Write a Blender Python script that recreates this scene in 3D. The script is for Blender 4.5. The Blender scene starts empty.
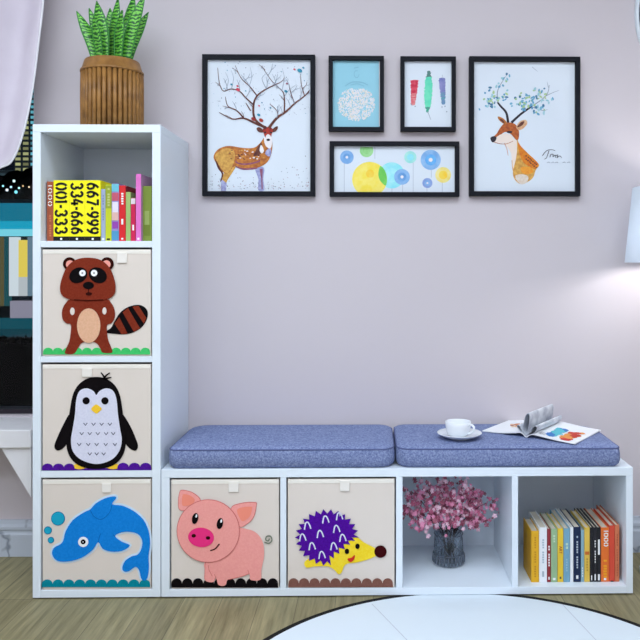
import bpy, bmesh, math, random
from mathutils import Matrix, Vector
from mathutils.geometry import tessellate_polygon

sc = bpy.context.scene
COL = sc.collection
PI = math.pi

# ------------------------------------------------------------------ camera, world, lights, exposure
CAM = (1.0268, -2.3558, 1.0225)
YAW = 0.0176
FPX, CX, CY = 770.17, 384.48, 262.41
cd = bpy.data.cameras.new('camera')
cam = bpy.data.objects.new('camera', cd)
COL.objects.link(cam)
cam.location = CAM
cam.rotation_euler = (PI / 2, 0, -YAW)
cd.sensor_width = 36.0
cd.lens = FPX / 640 * 36.0
cd.shift_x = -(CX - 320) / 640
cd.shift_y = -(320 - CY) / 640
cd.clip_end = 500
sc.camera = cam

w = bpy.data.worlds.new('night_sky')
sc.world = w
w.use_nodes = True
w.node_tree.nodes['Background'].inputs[0].default_value = (0.004, 0.006, 0.012, 1)
w.node_tree.nodes['Background'].inputs[1].default_value = 1.0


def area_light(name, loc, size_x, size_y, power, color, rot=(0, 0, 0)):
    l = bpy.data.lights.new(name, 'AREA')
    l.shape = 'RECTANGLE'
    l.size, l.size_y = size_x, size_y
    l.energy = power
    l.color = color
    o = bpy.data.objects.new(name, l)
    o.location = loc
    o.rotation_euler = rot
    COL.objects.link(o)
    return o


area_light('added_ceiling_fill', (0.6, -1.2, 2.55), 3.0, 0.9, 52, (0.815, 0.915, 1.0))  # added fill light out of view, brightens the room from above
area_light('added_rear_fill', (0.65, -2.85, 2.55), 2.8, 0.8, 70, (0.80, 0.91, 1.0))  # second added fill, unseen behind the camera, for the upright fronts

sc.view_settings.view_transform = 'Standard'
sc.view_settings.look = 'None'
sc.view_settings.gamma = 1.0
sc.view_settings.use_curve_mapping = False
sc.view_settings.exposure = -0.10

# ------------------------------------------------------------------ helpers
_s, _c = math.sin(YAW), math.cos(YAW)


def P(px, py, x=None, y=None, z=None):
    """world point seen at a pixel of the photograph, on a plane of known depth"""
    u = (px - CX) / FPX
    v = (CY - py) / FPX
    d = (u * _c + _s, -u * _s + _c, v)
    if x is not None:
        t = (x - CAM[0]) / d[0]
    elif y is not None:
        t = (y - CAM[1]) / d[1]
    else:
        t = (z - CAM[2]) / d[2]
    return Vector((CAM[0] + t * d[0], CAM[1] + t * d[1], CAM[2] + t * d[2]))


def lin(c):
    c = c / 255.0
    return c / 12.92 if c <= 0.04045 else ((c + 0.055) / 1.055) ** 2.4


def rgb(r, g, b):
    return (lin(r), lin(g), lin(b), 1)


MATS = {}


def mat(name, color, rough=0.6, bump=0.0, bscale=400, spec=0.3, vary=None, vscale=60, emit=0, metal=0):
    """colour = sRGB triple; vary = second sRGB triple mixed in by noise"""
    if name in MATS:
        return MATS[name]
    m = bpy.data.materials.new(name)
    m.use_nodes = True
    nt = m.node_tree
    b = nt.nodes['Principled BSDF']
    b.inputs['Base Color'].default_value = rgb(*color)
    b.inputs['Roughness'].default_value = rough
    b.inputs['Specular IOR Level'].default_value = spec
    b.inputs['Metallic'].default_value = metal
    if emit:
        b.inputs['Emission Color'].default_value = rgb(*color)
        b.inputs['Emission Strength'].default_value = emit
    tc = nt.nodes.new('ShaderNodeTexCoord')
    if vary:
        n = nt.nodes.new('ShaderNodeTexNoise')
        n.inputs['Scale'].default_value = vscale
        n.inputs['Detail'].default_value = 5
        nt.links.new(tc.outputs['Object'], n.inputs['Vector'])
        r = nt.nodes.new('ShaderNodeValToRGB')
        r.color_ramp.elements[0].position = 0.36
        r.color_ramp.elements[1].position = 0.64
        r.color_ramp.elements[0].color = rgb(*color)
        r.color_ramp.elements[1].color = rgb(*vary)
        nt.links.new(n.outputs['Fac'], r.inputs['Fac'])
        nt.links.new(r.outputs['Color'], b.inputs['Base Color'])
    if bump:
        n2 = nt.nodes.new('ShaderNodeTexNoise')
        n2.inputs['Scale'].default_value = bscale
        n2.inputs['Detail'].default_value = 3
        nt.links.new(tc.outputs['Object'], n2.inputs['Vector'])
        bp = nt.nodes.new('ShaderNodeBump')
        bp.inputs['Strength'].default_value = bump
        bp.inputs['Distance'].default_value = 0.002
        nt.links.new(n2.outputs['Fac'], bp.inputs['Height'])
        nt.links.new(bp.outputs['Normal'], b.inputs['Normal'])
    MATS[name] = m
    return m


def emis(name, color, strength):
    if name in MATS:
        return MATS[name]
    m = bpy.data.materials.new(name)
    m.use_nodes = True
    nt = m.node_tree
    nt.nodes.clear()
    o = nt.nodes.new('ShaderNodeOutputMaterial')
    e = nt.nodes.new('ShaderNodeEmission')
    e.inputs[0].default_value = rgb(*color)
    e.inputs[1].default_value = strength
    nt.links.new(e.outputs[0], o.inputs[0])
    MATS[name] = m
    return m


class MB:
    """collects shapes in world coordinates and links them as one mesh object"""

    def __init__(self):
        self.v, self.f, self.mi, self.sm, self.m = [], [], [], [], []

    def _m(self, m):
        if m not in self.m:
            self.m.append(m)
        return self.m.index(m)

    def add(self, vs, fs, m, smooth=False):
        k = len(self.v)
        i = self._m(m)
        self.v += [tuple(p) for p in vs]
        for f in fs:
            self.f.append(tuple(k + a for a in f))
            self.mi.append(i)
            self.sm.append(smooth)
        return self

    def bm(self, bm, m, smooth=False):
        bm.verts.index_update()
        self.add([v.co[:] for v in bm.verts], [[v.index for v in f.verts] for f in bm.faces], m, smooth)
        bm.free()
        return self

    def box(self, x0, x1, y0, y1, z0, z1, m, bev=0.0, seg=2):
        bm = bmesh.new()
        bmesh.ops.create_cube(bm, size=1)
        for v in bm.verts:
            v.co = Vector(((x0 + x1) / 2 + v.co.x * (x1 - x0), (y0 + y1) / 2 + v.co.y * (y1 - y0), (z0 + z1) / 2 + v.co.z * (z1 - z0)))
        if bev:
            bmesh.ops.bevel(bm, geom=list(bm.edges), offset=bev, segments=seg, affect='EDGES', profile=0.5)
        return self.bm(bm, m)

    def tube(self, pts, r, m, n=8, closed=False, flat=None):
        """tube along 3D points; r a number or one per point; flat = (axis vector, factor) squashes the section"""
        pts = [Vector(p) for p in pts]
        N = len(pts)
        rs = r if isinstance(r, (list, tuple)) else [r] * N
        vs, fs = [], []
        ref = None
        for i, p in enumerate(pts):
            a = pts[(i + 1) % N] if (closed or i < N - 1) else p
            b = pts[(i - 1) % N] if (closed or i > 0) else p
            t = (a - b).normalized()
            if ref is None:
                ref = Vector((0, 0, 1)) if abs(t.z) < 0.9 else Vector((1, 0, 0))
            x = (ref - t * ref.dot(t)).normalized()
            ref = x
            y = t.cross(x)
            for k in range(n):
                an = 2 * PI * k / n
                vs.append(p + (x * math.cos(an) + y * math.sin(an)) * rs[i])
        M = N if closed else N - 1
        for i in range(M):
            for k in range(n):
                a, b = i * n + k, i * n + (k + 1) % n
                j = ((i + 1) % N) * n
                fs.append((a, b, j + (k + 1) % n, j + k))
        if not closed:
            fs.append(tuple(range(n - 1, -1, -1)))
            fs.append(tuple((N - 1) * n + k for k in range(n)))
        return self.add(vs, fs, m, True)

    def lathe(self, cx, cy, prof, m, n=48, smooth=True, sx=1, sy=1):
        vs, fs = [], []
        for r, z in prof:
            for k in range(n):
                a = 2 * PI * k / n
                vs.append((cx + r * sx * math.cos(a), cy + r * sy * math.sin(a), z))
        for i in range(len(prof) - 1):
            for k in range(n):
                fs.append((i * n + k, i * n + (k + 1) % n, (i + 1) * n + (k + 1) % n, (i + 1) * n + k))
        return self.add(vs, fs, m, smooth)

    def sphere(self, c, r, m, sx=1, sy=1, sz=1, seg=12):
        bm = bmesh.new()
        bmesh.ops.create_uvsphere(bm, u_segments=seg, v_segments=max(6, seg // 2), radius=r)
        for v in bm.verts:
            v.co = Vector((c[0] + v.co.x * sx, c[1] + v.co.y * sy, c[2] + v.co.z * sz))
        return self.bm(bm, m, True)

    def plate(self, pts, y0, y1, m):
        """outline of (x, z) points, solid between y0 (front) and y1 (back)"""
        n = len(pts)
        tri = tessellate_polygon([[Vector((p[0], p[1], 0)) for p in pts]])
        vs = [(p[0], y0, p[1]) for p in pts] + [(p[0], y1, p[1]) for p in pts]
        fs = []
        for t in tri:
            a, b, c = [Vector((pts[i][0], pts[i][1])) for i in t]
            cr = (b - a).x * (c - a).y - (b - a).y * (c - a).x
            fs.append(tuple(t) if cr > 0 else tuple(reversed(t)))
        ar = sum(pts[i][0] * pts[(i + 1) % n][1] - pts[(i + 1) % n][0] * pts[i][1] for i in range(n))
        for i in range(n):
            j = (i + 1) % n
            fs.append((i, i + n, j + n, j) if ar > 0 else (j, j + n, i + n, i))
        return self.add(vs, fs, m)

    def build(self, name, parent=None, **props):
        me = bpy.data.meshes.new(name)
        off = Vector(BASE[parent.name]) if parent is not None else Vector((0, 0, 0))
        me.from_pydata([tuple(Vector(p) - off) for p in self.v], [], self.f)
        for m in self.m:
            me.materials.append(m)
        me.polygons.foreach_set('material_index', self.mi)
        me.polygons.foreach_set('use_smooth', self.sm)
        me.update()
        o = bpy.data.objects.new(name, me)
        COL.objects.link(o)
        if parent is not None:
            o.parent = parent
            BASE[o.name] = BASE[parent.name]
        else:
            BASE[o.name] = (0, 0, 0)
        for k, val in props.items():
            o[k] = val
        return o


BASE = {}


def thing(name, loc, label, cat, group=None):
    o = bpy.data.objects.new(name, None)
    o.empty_display_size = 0.05
    o.location = loc
    COL.objects.link(o)
    BASE[o.name] = tuple(loc)
    o['label'] = label
    o['category'] = cat
    if group:
        o['group'] = group
    return o


def spline(pts, n=6, closed=True):
    out = []
    N = len(pts)
    R = range(N) if closed else range(N - 1)
    D = len(pts[0])
    for i in R:
        if closed:
            p0, p1, p2, p3 = pts[(i - 1) % N], pts[i], pts[(i + 1) % N], pts[(i + 2) % N]
        else:
            p0, p1, p2, p3 = pts[max(i - 1, 0)], pts[i], pts[i + 1], pts[min(i + 2, N - 1)]
        for k in range(n):
            t = k / n
            out.append(tuple(0.5 * (2 * p1[q] + (p2[q] - p0[q]) * t + (2 * p0[q] - 5 * p1[q] + 4 * p2[q] - p3[q]) * t * t
                                    + (3 * p1[q] - p0[q] - 3 * p2[q] + p3[q]) * t ** 3) for q in range(D)))
    if not closed:
        out.append(tuple(pts[-1]))
    return out


def ell(cx, cy, rx, ry=None, n=28, tilt=0):
    ry = rx if ry is None else ry
    ca, sa = math.cos(tilt), math.sin(tilt)
    return [(cx + rx * math.cos(2 * PI * k / n) * ca - ry * math.sin(2 * PI * k / n) * sa,
             cy + rx * math.cos(2 * PI * k / n) * sa + ry * math.sin(2 * PI * k / n) * ca) for k in range(n)]


def stroke2(pts, w0, w1=None):
    """ribbon outline around a 2D polyline"""
    w1 = w0 if w1 is None else w1
    L, R = [], []
    N = len(pts)
    for i, p in enumerate(pts):
        a, b = pts[min(i + 1, N - 1)], pts[max(i - 1, 0)]
        dx, dy = a[0] - b[0], a[1] - b[1]
        l = math.hypot(dx, dy) or 1
        wd = (w0 + (w1 - w0) * i / (N - 1)) / 2
        L.append((p[0] - dy / l * wd, p[1] + dx / l * wd))
        R.append((p[0] + dy / l * wd, p[1] - dx / l * wd))
    return L + R[::-1]


def offset2(pts, d):
    out = []
    n = len(pts)
    ar = sum(pts[i][0] * pts[(i + 1) % n][1] - pts[(i + 1) % n][0] * pts[i][1] for i in range(n))
    sg = 1 if ar > 0 else -1
    for i, p in enumerate(pts):
        a, b = pts[(i + 1) % n], pts[i - 1]
        dx, dy = a[0] - b[0], a[1] - b[1]
        l = math.hypot(dx, dy) or 1
        out.append((p[0] + sg * dy / l * d, p[1] - sg * dx / l * d))
    return out


class Sheet:
    """a flat upright surface at depth y; u, v are read off an enlarged crop of the photograph"""

    def __init__(self, ox, oy, s, y):
        self.ox, self.oy, self.s, self.y = ox, oy, s, y

    def w(self, pts):
        r = []
        for u, v in pts:
            q = P(self.ox + u / self.s, self.oy + v / self.s, y=self.y)
            r.append((q.x, q.z))
        return r

    def plate(self, mb, pts, lift, thick, m):
        mb.plate(self.w(pts), self.y - lift - thick, self.y - lift, m)
        return mb


def text_mesh(body, m, mtx, name, parent, size=1.0, **props):
    cu = bpy.data.curves.new('lettering', 'FONT')
    cu.body = body
    cu.size = size
    cu.align_x = 'CENTER'
    cu.align_y = 'CENTER'
    cu.extrude = 0.0002
    cu.offset = .008
    t = bpy.data.objects.new('lettering', cu)
    COL.objects.link(t)
    bpy.context.view_layer.update()
    me = bpy.data.meshes.new_from_object(t.evaluated_get(bpy.context.evaluated_depsgraph_get()))
    bpy.data.objects.remove(t)
    bpy.data.curves.remove(cu)
    mb = MB()
    mb.add([mtx @ v.co for v in me.vertices], [list(p.vertices) for p in me.polygons], m)
    bpy.data.meshes.remove(me)
    return mb


def _arc(cx, cy, rx, ry, a0, a1, n=12):
    return [(cx + rx * math.cos(math.radians(a0 + (a1 - a0) * k / n)), cy + ry * math.sin(math.radians(a0 + (a1 - a0) * k / n))) for k in range(n + 1)]


_six = [[(.72, .97), (.36, .74), (.13, .36), (.25, .12), (.43, .06)], [(.57, .06), (.80, .14), (.87, .32), (.74, .54), (.48, .60), (.32, .54)]]
GLYPH = {
    '0': [_arc(.5, .5, .4, .43, 102, 258), _arc(.5, .5, .4, .43, -78, 78)],
    'l': [[(.5, .0), (.5, .5), (.5, 1)]],
    '1': [[(.5, .0), (.5, .5), (.5, 1)], [(.5, .93), (.36, .86), (.22, .80)]],
    '3': [[(.13, .78), (.27, .92), (.56, .94), (.80, .78), (.72, .60), (.52, .54)], [(.52, .46), (.78, .42), (.88, .25), (.68, .07), (.32, .06), (.10, .20)]],
    '4': [[(.56, 1), (.32, .66), (.08, .32)], [(.04, .29), (.5, .29), (.98, .29)], [(.68, .6), (.68, .3), (.68, .0)]],
    '6': _six,
    '9': [[(1 - a, 1 - b) for a, b in st] for st in _six],
    '7': [[(.06, .92), (.5, .92), (.94, .92)], [(.86, .80), (.58, .4), (.42, .0)]],
    '-': [[(.1, .46), (.5, .46), (.9, .46)]],
}


def digit_run(body, x0, x1, ztop, zbot, y, m, wt=.17, narrow='-1', fill=.84):
    """stencil digits running down a spine, their tops towards +x"""
    ws = [.55 if ch in narrow else 1 for ch in body]
    pitch = (ztop - zbot) / sum(ws)
    pos = ztop
    mb = MB()
    for ch, w_ in zip(body, ws):
        z0 = pos - pitch * w_ * (1 - fill) / 2
        ln = pitch * w_ * fill
        pos -= pitch * w_
        for st in GLYPH[ch]:
            k = wt * (1 if ch not in narrow else 1)
            cv2 = [(x0 + (x1 - x0) * b, z0 - ln * a) for a, b in spline(st, 4, False)]
            mb.plate(stroke2(cv2, k * (x1 - x0)), y - .0004, y, m)
    return mb


# ------------------------------------------------------------------ shared materials
M_white = mat('white_laminate', (228, 237, 246), 0.35, spec=0.4)
M_dark = mat('dark_gap', (25, 25, 28), 0.8)
M_black = mat('black_frame', (20, 22, 30), 0.6, spec=.15)
M_ceramic = mat('white_ceramic', (232, 236, 242), 0.15, spec=0.5)

# ------------------------------------------------------------------ the setting
RX0, RX1, RY0, RY1, RZ = -1.35, 2.95, -3.5, 0.36, 2.62

M_wall = mat('lavender_pink_paint', (208, 200, 205), 0.85, bump=0.05, bscale=250, spec=0.15)
M_ceil = mat('ceiling_paint', (240, 240, 240), 0.9)


def floor_material():
    m = bpy.data.materials.new('wood_planks')
    m.use_nodes = True
    nt = m.node_tree
    b = nt.nodes['Principled BSDF']
    tc = nt.nodes.new('ShaderNodeTexCoord')
    mp = nt.nodes.new('ShaderNodeMapping')
    mp.inputs['Rotation'].default_value = (0, 0, PI / 2)
    nt.links.new(tc.outputs['Object'], mp.inputs['Vector'])
    br = nt.nodes.new('ShaderNodeTexBrick')
    br.inputs['Scale'].default_value = 1.0
    br.inputs['Brick Width'].default_value = 0.9
    br.inputs['Row Height'].default_value = 0.115
    br.inputs['Mortar Size'].default_value = 0.0012
    br.inputs['Color1'].default_value = rgb(142, 133, 102)
    br.inputs['Color2'].default_value = rgb(156, 147, 114)
    br.inputs['Mortar'].default_value = rgb(112, 105, 82)
    br.offset = 0.37
    nt.links.new(mp.outputs[0], br.inputs['Vector'])
    mp2 = nt.nodes.new('ShaderNodeMapping')
    mp2.inputs['Scale'].default_value = (60, 3.5, 1)
    nt.links.new(tc.outputs['Object'], mp2.inputs['Vector'])
    n = nt.nodes.new('ShaderNodeTexNoise')
    n.inputs['Scale'].default_value = 1.0
    n.inputs['Detail'].default_value = 8
    n.inputs['Roughness'].default_value = 0.65
    nt.links.new(mp2.outputs[0], n.inputs['Vector'])
    r = nt.nodes.new('ShaderNodeValToRGB')
    r.color_ramp.elements[0].position = 0.3
    r.color_ramp.elements[0].color = (0.42, 0.43, 0.36, 1)
    r.color_ramp.elements[1].position = 0.72
    r.color_ramp.elements[1].color = (1.25, 1.25, 1.2, 1)
    nt.links.new(n.outputs['Fac'], r.inputs['Fac'])
    mx = nt.nodes.new('ShaderNodeMixRGB')
    mx.blend_type = 'MULTIPLY'
    mx.inputs[0].default_value = 0.85
    nt.links.new(br.outputs['Color'], mx.inputs[1])
    nt.links.new(r.outputs['Color'], mx.inputs[2])
    nt.links.new(mx.outputs[0], b.inputs['Base Color'])
    b.inputs['Roughness'].default_value = 0.5
    b.inputs['Specular IOR Level'].default_value = 0.3
    return m


MB().box(RX0 - .1, RX1 + .1, RY0 - .1, RY1 + .02, -0.08, 0, floor_material()).build('floor', kind='structure')
MB().box(RX0 - .1, RX1 + .1, RY0 - .1, RY1 + .14, RZ, RZ + .08, M_ceil).build('ceiling', kind='structure')

WX0, WX1, WZ0, WZ1 = -1.05, -0.1529, 0.487, 2.25          # window opening in the back wall
wb = MB()
wb.box(RX0, WX0, .36, .5, 0, RZ, M_wall)
wb.box(WX1, RX1, .36, .5, 0, RZ, M_wall)
wb.box(WX0, WX1, .36, .5, 0, WZ0, M_wall)
wb.box(WX0, WX1, .36, .5, WZ1, RZ, M_wall)
wb.build('wall_back', kind='structure')
MB().box(RX0 - .1, RX0, RY0 - .1, .5, 0, RZ, M_wall).build('wall_left', kind='structure')
MB().box(RX1, RX1 + .1, RY0 - .1, .5, 0, RZ, M_wall).build('wall_right', kind='structure')
MB().box(RX0, RX1, RY0 - .1, RY0, 0, RZ, M_wall).build('wall_front', kind='structure')


def veined():
    m = bpy.data.materials.new('veined_baseboard')
    m.use_nodes = True
    nt = m.node_tree
    b = nt.nodes['Principled BSDF']
    tc = nt.nodes.new('ShaderNodeTexCoord')
    n = nt.nodes.new('ShaderNodeTexNoise')
    n.inputs['Scale'].default_value = 7
    n.inputs['Detail'].default_value = 3
    nt.links.new(tc.outputs['Object'], n.inputs['Vector'])
    r = nt.nodes.new('ShaderNodeValToRGB')
    e = r.color_ramp.elements
    e[0].position, e[1].position = 0.47, 0.53
    e[0].color = e[1].color = rgb(192, 200, 212)
    k = e.new(0.5)
    k.color = rgb(130, 138, 152)
    nt.links.new(n.outputs['Fac'], r.inputs['Fac'])
    nt.links.new(r.outputs['Color'], b.inputs['Base Color'])
    b.inputs['Roughness'].default_value = 0.4
    return m


M_base = veined()


def baseboard(name, x0, x1):
    prof = [(.36, 0), (.342, 0), (.342, .075), (.347, .082), (.347, .088), (.343, .094), (.343, .103), (.349, .112), (.352, .124), (.36, .124)]
    vs, fs = [], []
    for x in (x0, x1):
        vs += [(x, a, b) for a, b in prof]
    n = len(prof)
    for i in range(n):
        j = (i + 1) % n
        fs.append((i, j, j + n, i + n))
    fs.append(tuple(range(n)))
    fs.append(tuple(range(2 * n - 1, n - 1, -1)))
    MB().add(vs, fs, M_base).build(name, kind='structure')


baseboard('baseboard_back', RX0, -.003)
baseboard('baseboard_back', 1.8365, RX1)

# window: dark slim frame, pane of glass, sill on tapered brackets
M_wframe = mat('dark_window_frame', (40, 34, 42), 0.4)
glass = bpy.data.materials.new('window_glass')
glass.use_nodes = True
nt = glass.node_tree
nt.nodes.clear()
o_ = nt.nodes.new('ShaderNodeOutputMaterial')
mx_ = nt.nodes.new('ShaderNodeMixShader')
tr_ = nt.nodes.new('ShaderNodeBsdfTransparent')
gl_ = nt.nodes.new('ShaderNodeBsdfGlossy')
gl_.inputs['Roughness'].default_value = 0.02
mx_.inputs[0].default_value = 0.008
nt.links.new(tr_.outputs[0], mx_.inputs[1])
nt.links.new(gl_.outputs[0], mx_.inputs[2])
nt.links.new(mx_.outputs[0], o_.inputs[0])

wf = MB()
wf.box(WX0, WX0 + .03, .39, .44, WZ0, WZ1, M_wframe)
wf.box(WX1 - .004, WX1, .39, .44, WZ0, WZ1, M_wframe)
wf.box(WX0, WX1, .39, .44, WZ0, WZ0 + .018, M_wframe)
wf.box(WX0, WX1, .39, .44, WZ1 - .03, WZ1, M_wframe)
win = wf.build('window_1', kind='structure')
MB().box(WX0 + .03, WX1 - .004, .413, .417, WZ0 + .018, WZ1 - .03, glass).build('pane', win)

SILLZ = 0.482
M_sill = mat('white_sill', (232, 231, 234), 0.45)
sill = MB().box(-1.25, P(31, 440, y=.15).x, 0.15, 0.36, SILLZ - .06, SILLZ, M_sill, bev=.004).build('window_sill', kind='structure')
BRY = .162
q1, q2, q3 = P(1, 447, y=BRY), P(31, 447, y=BRY), P(31, 497, y=BRY)
MB().plate([(q1.x, SILLZ - .06), (q3.x, q3.z), (q2.x, SILLZ - .06)], BRY, BRY + .02, M_sill).build('bracket', sill)
MB().plate([(-1.2, SILLZ - .06), (-1.2, q3.z), (-1.05, SILLZ - .06)], BRY, BRY + .02, M_sill).build('bracket', sill)

# ------------------------------------------------------------------ tall shelf and bench
TX0, TX1 = 0.0, 0.3865
BX0, BX1 = 0.3885, 0.387 + 1.4461
TH, BH, DEP = 1.442, 0.3917, 0.359
Z0 = 0.004


def X(px, py=530):
    return P(px, py, y=0).x


def Zt(py, px=97):
    return P(px, py, y=0).z


tower = thing('cube_bookcase', (0.19, 0.18, 0), 'tall narrow white four-cube bookcase standing by the window', 'bookcase')
S1t, S1b = Zt(241), Zt(247.4)
S2t, S2b = Zt(356.4), Zt(362.4)
S3t, S3b = Zt(470.8), Zt(477.6)
FT = Zt(590)
tl, tr = X(40.6), X(152)
BV = .0012
MB().box(TX0, tl, 0, DEP, Z0, TH - .024, M_white, BV).build('side_panel', tower)
MB().box(tr, TX1, 0, DEP, Z0, TH - .024, M_white, BV).build('side_panel', tower)
MB().box(TX0, TX1, 0, DEP, TH - .024, TH, M_white, BV).build('top_panel', tower)
MB().box(tl, tr, 0, DEP, Z0, FT, M_white, BV).build('bottom_panel', tower)
for a, b in ((S1b, S1t), (S2b, S2t), (S3b, S3t)):
    MB().box(tl, tr, .0005, DEP - .01, a, b, M_white, BV).build('shelf', tower)
MB().box(tl, tr, DEP - .01, DEP - .002, FT, TH - .024, M_white).build('back_panel', tower)
for fx in (.03, .355):
    for fy in (.03, .32):
        MB().lathe(fx, fy, [(.012, 0), (.012, Z0)], M_dark, 12).build('foot', tower)

bench = thing('storage_bench', (1.11, 0.18, 0), 'long low white four-cube storage bench along the wall', 'bench')
bl, br = X(169.5), X(626.2)
d1 = (X(280.2), X(286.2))
d2 = (X(396), X(402.6))
d3 = (X(512), X(518.2))
BT = BH - .0255
BF = .0268
MB().box(BX0, bl, 0, DEP, Z0, BT, M_white, BV).build('side_panel', bench)
MB().box(br, BX1, 0, DEP, Z0, BT, M_white, BV).build('side_panel', bench)
MB().box(BX0, BX1, 0, DEP, BT, BH, M_white, BV).build('top_panel', bench)
MB().box(bl, br, 0, DEP, Z0, BF, M_white, BV).build('bottom_panel', bench)
for a, b in (d1, d2, d3):
    MB().box(a, b, .0005, DEP - .01, BF, BT, M_white, BV).build('divider', bench)
MB().box(bl, br, DEP - .01, DEP - .002, BF, BT, M_white).build('back_panel', bench)
for fx in (.42, .9, 1.8):
    for fy in (.06, .32):
        MB().lathe(fx, fy, [(.012, 0), (.012, Z0)], M_dark, 12).build('foot', bench)

# ------------------------------------------------------------------ fabric storage boxes with felt animals
M_fab = mat('beige_box_fabric', (224, 213, 203), 0.9, bump=.12, bscale=700, spec=.1)
M_hem = mat('cream_box_hem', (240, 234, 224), 0.9, bump=.1, bscale=700, spec=.1)
M_tab = mat('cream_tab', (238, 232, 224), 0.8, bump=.1)


def felt(name, c, v=None):
    return mat('felt_' + name, c, 0.95, bump=.25, bscale=900, spec=.05, vary=v, vscale=180)


BOXY = 0.003


def storage_box(x0, x1, z0, z1, tab, label):
    """open fabric box standing in its cube; tab = pixel (x0, x1, y0, y1) of the pull tab"""
    g = .0042
    x0, x1, z1 = x0 + g, x1 - g, z1 - .0062
    z0 = z0 + .0005
    t = thing('storage_box', ((x0 + x1) / 2, .17, z0), label, 'storage box', 'fabric animal boxes in the cubes')
    b = MB()
    th = .006
    b.box(x0, x1, BOXY, BOXY + th, z0, z1, M_fab, .002)
    b.box(x0, x1, .325, .331, z0, z1, M_fab, .002)
    b.box(x0, x0 + th, BOXY + th, .325, z0, z1, M_fab)
    b.box(x1 - th, x1, BOXY + th, .325, z0, z1, M_fab)
    b.box(x0 + th, x1 - th, BOXY + th, .325, z0, z0 + th, M_fab)
    b.build('box_body', t)
    MB().box(x0 + .001, x1 - .001, BOXY - .0012, BOXY, z1 - .013, z1 - .001, M_hem, .0004).build('hem', t)
    a, c = P(tab[0], tab[2], y=0), P(tab[1], tab[3], y=0)
    m = MB()
    m.box(a.x, c.x, BOXY - .0045, BOXY - .0014, c.z, a.z, M_tab, .0012)
    m.box(a.x + .003, c.x - .003, BOXY - .0052, BOXY - .0044, a.z - .006, a.z - .004, M_hem)
    m.build('pull_tab', t, label='cream fabric pull tab')
    return t


def scallops(sh, name, parent, u0, u1, vb, vt, n, m, gap=None):
    """strip of felt with n round bumps along its top"""
    w_ = (u1 - u0) / n
    pts = [(u0, vb)]
    for k in range(n):
        for q in range(9):
            an = PI * q / 8
            pts.append((u0 + w_ * (k + .5) - w_ / 2 * math.cos(an) * .98, vb - (vb - vt) * (.42 + .58 * math.sin(an))))
    pts.append((u1, vb))
    mb = MB()
    sh.plate(mb, pts, .0002, .0022, m)
    return mb.build(name, parent)


LFT = .0003


def lay(sh, pts, layer, m, mb=None, smooth=0, thick=.0014):
    mb = mb or MB()
    if smooth:
        pts = spline(pts, smooth)
    sh.plate(mb, pts, LFT + .0012 * layer, thick, m)
    return mb


# raccoon
F_br = felt('russet', (122, 44, 28), (132, 52, 34))
F_bl = felt('black', (18, 14, 16))
F_pk = felt('soft_pink', (238, 160, 146))
F_pe = felt('peach', (222, 172, 138), (230, 182, 150))
F_wh = felt('white', (245, 245, 248))
F_drk = felt('dark_brown', (50, 16, 12))
F_gr = felt('green', (62, 190, 100), (72, 200, 112))

t = storage_box(tl, tr, S2t, S1b, (117, 127, 252.5, 263), 'beige fabric storage box with a brown felt raccoon on green grass')
sh = Sheet(40, 240, 5.333, BOXY)
scallops(sh, 'grass_border', t, 18, 588, 610, 574, 11, F_gr)
bod = [(180, 312), (140, 335), (120, 375), (122, 420), (142, 444), (166, 450), (166, 490), (158, 540), (138, 585), (138, 606), (182, 606),
       (205, 575), (222, 550), (262, 540), (300, 548), (322, 575), (336, 600), (386, 600), (380, 572), (364, 530), (358, 480), (360, 452),
       (384, 442), (400, 412), (398, 370), (380, 335), (345, 312)]
rac = lay(sh, bod, 1, F_br, smooth=4)
hd = [(258, 94), (325, 106), (372, 146), (398, 205), (406, 258), (392, 298), (345, 318), (260, 322), (172, 318), (124, 298), (110, 258), (120, 205), (146, 146), (192, 106)]
lay(sh, hd, 3, F_br, rac, smooth=4)
rac = rac.build('felt_raccoon', t)
m = MB()
for a, b in (((185, 318), (340, 318)),):
    lay(sh, stroke2([a, ((a[0] + b[0]) / 2, a[1] + 4), b], 4), 4, F_drk, m, thick=.0006)
m.build('seam', rac)
tail = [(345, 492), (378, 470), (400, 430), (430, 385), (475, 355), (530, 346), (568, 368), (574, 410), (548, 460), (500, 492), (450, 503), (395, 500)]
tm = lay(sh, tail, 0, F_bl, smooth=4)
for q in ([(398, 446), (424, 412), (468, 498), (436, 502)], [(442, 386), (470, 362), (534, 470), (502, 490)], [(494, 355), (526, 350), (568, 416), (555, 446)]):
    lay(sh, q, 1, F_br, tm, thick=.0008)
tm.build('tail', rac, label='bushy tail with black and brown bands')
for cx in (160, 360):
    m = lay(sh, ell(cx, 127, 35), 2, F_drk)
    lay(sh, ell(cx + (3 if cx < 200 else -3), 130, 22), 3, F_pk, m, thick=.0006)
    m.build('ear', rac)
for cx, tl_ in ((208, -.5), (312, .5)):
    m = lay(sh, ell(cx, 188, 50, 40, tilt=tl_), 4, F_bl)
    ex = 231 if cx < 250 else 293
    lay(sh, ell(ex, 176, 17), 5, F_wh, m, thick=.0008)
    lay(sh, ell(ex, 176, 5), 6, mat('felt_grey', (150, 150, 150)), m, thick=.0004)
    m.build('eye', rac)
m = lay(sh, ell(262, 242, 29, 20), 4, F_bl)
lay(sh, stroke2([(262, 255), (263, 288)], 5), 4, F_drk, m, thick=.0006)
lay(sh, ell(264, 287, 17, 9), 4, F_drk, m)
m.build('nose', rac)
m = lay(sh, ell(262, 456, 62, 92), 2, F_pe)
m.build('belly', rac)
lay(sh, ell(175, 380, 12, 20), 2, M_fab).build('arm_gap', rac)
lay(sh, ell(346, 378, 11, 19), 2, M_fab).build('arm_gap', rac)

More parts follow.
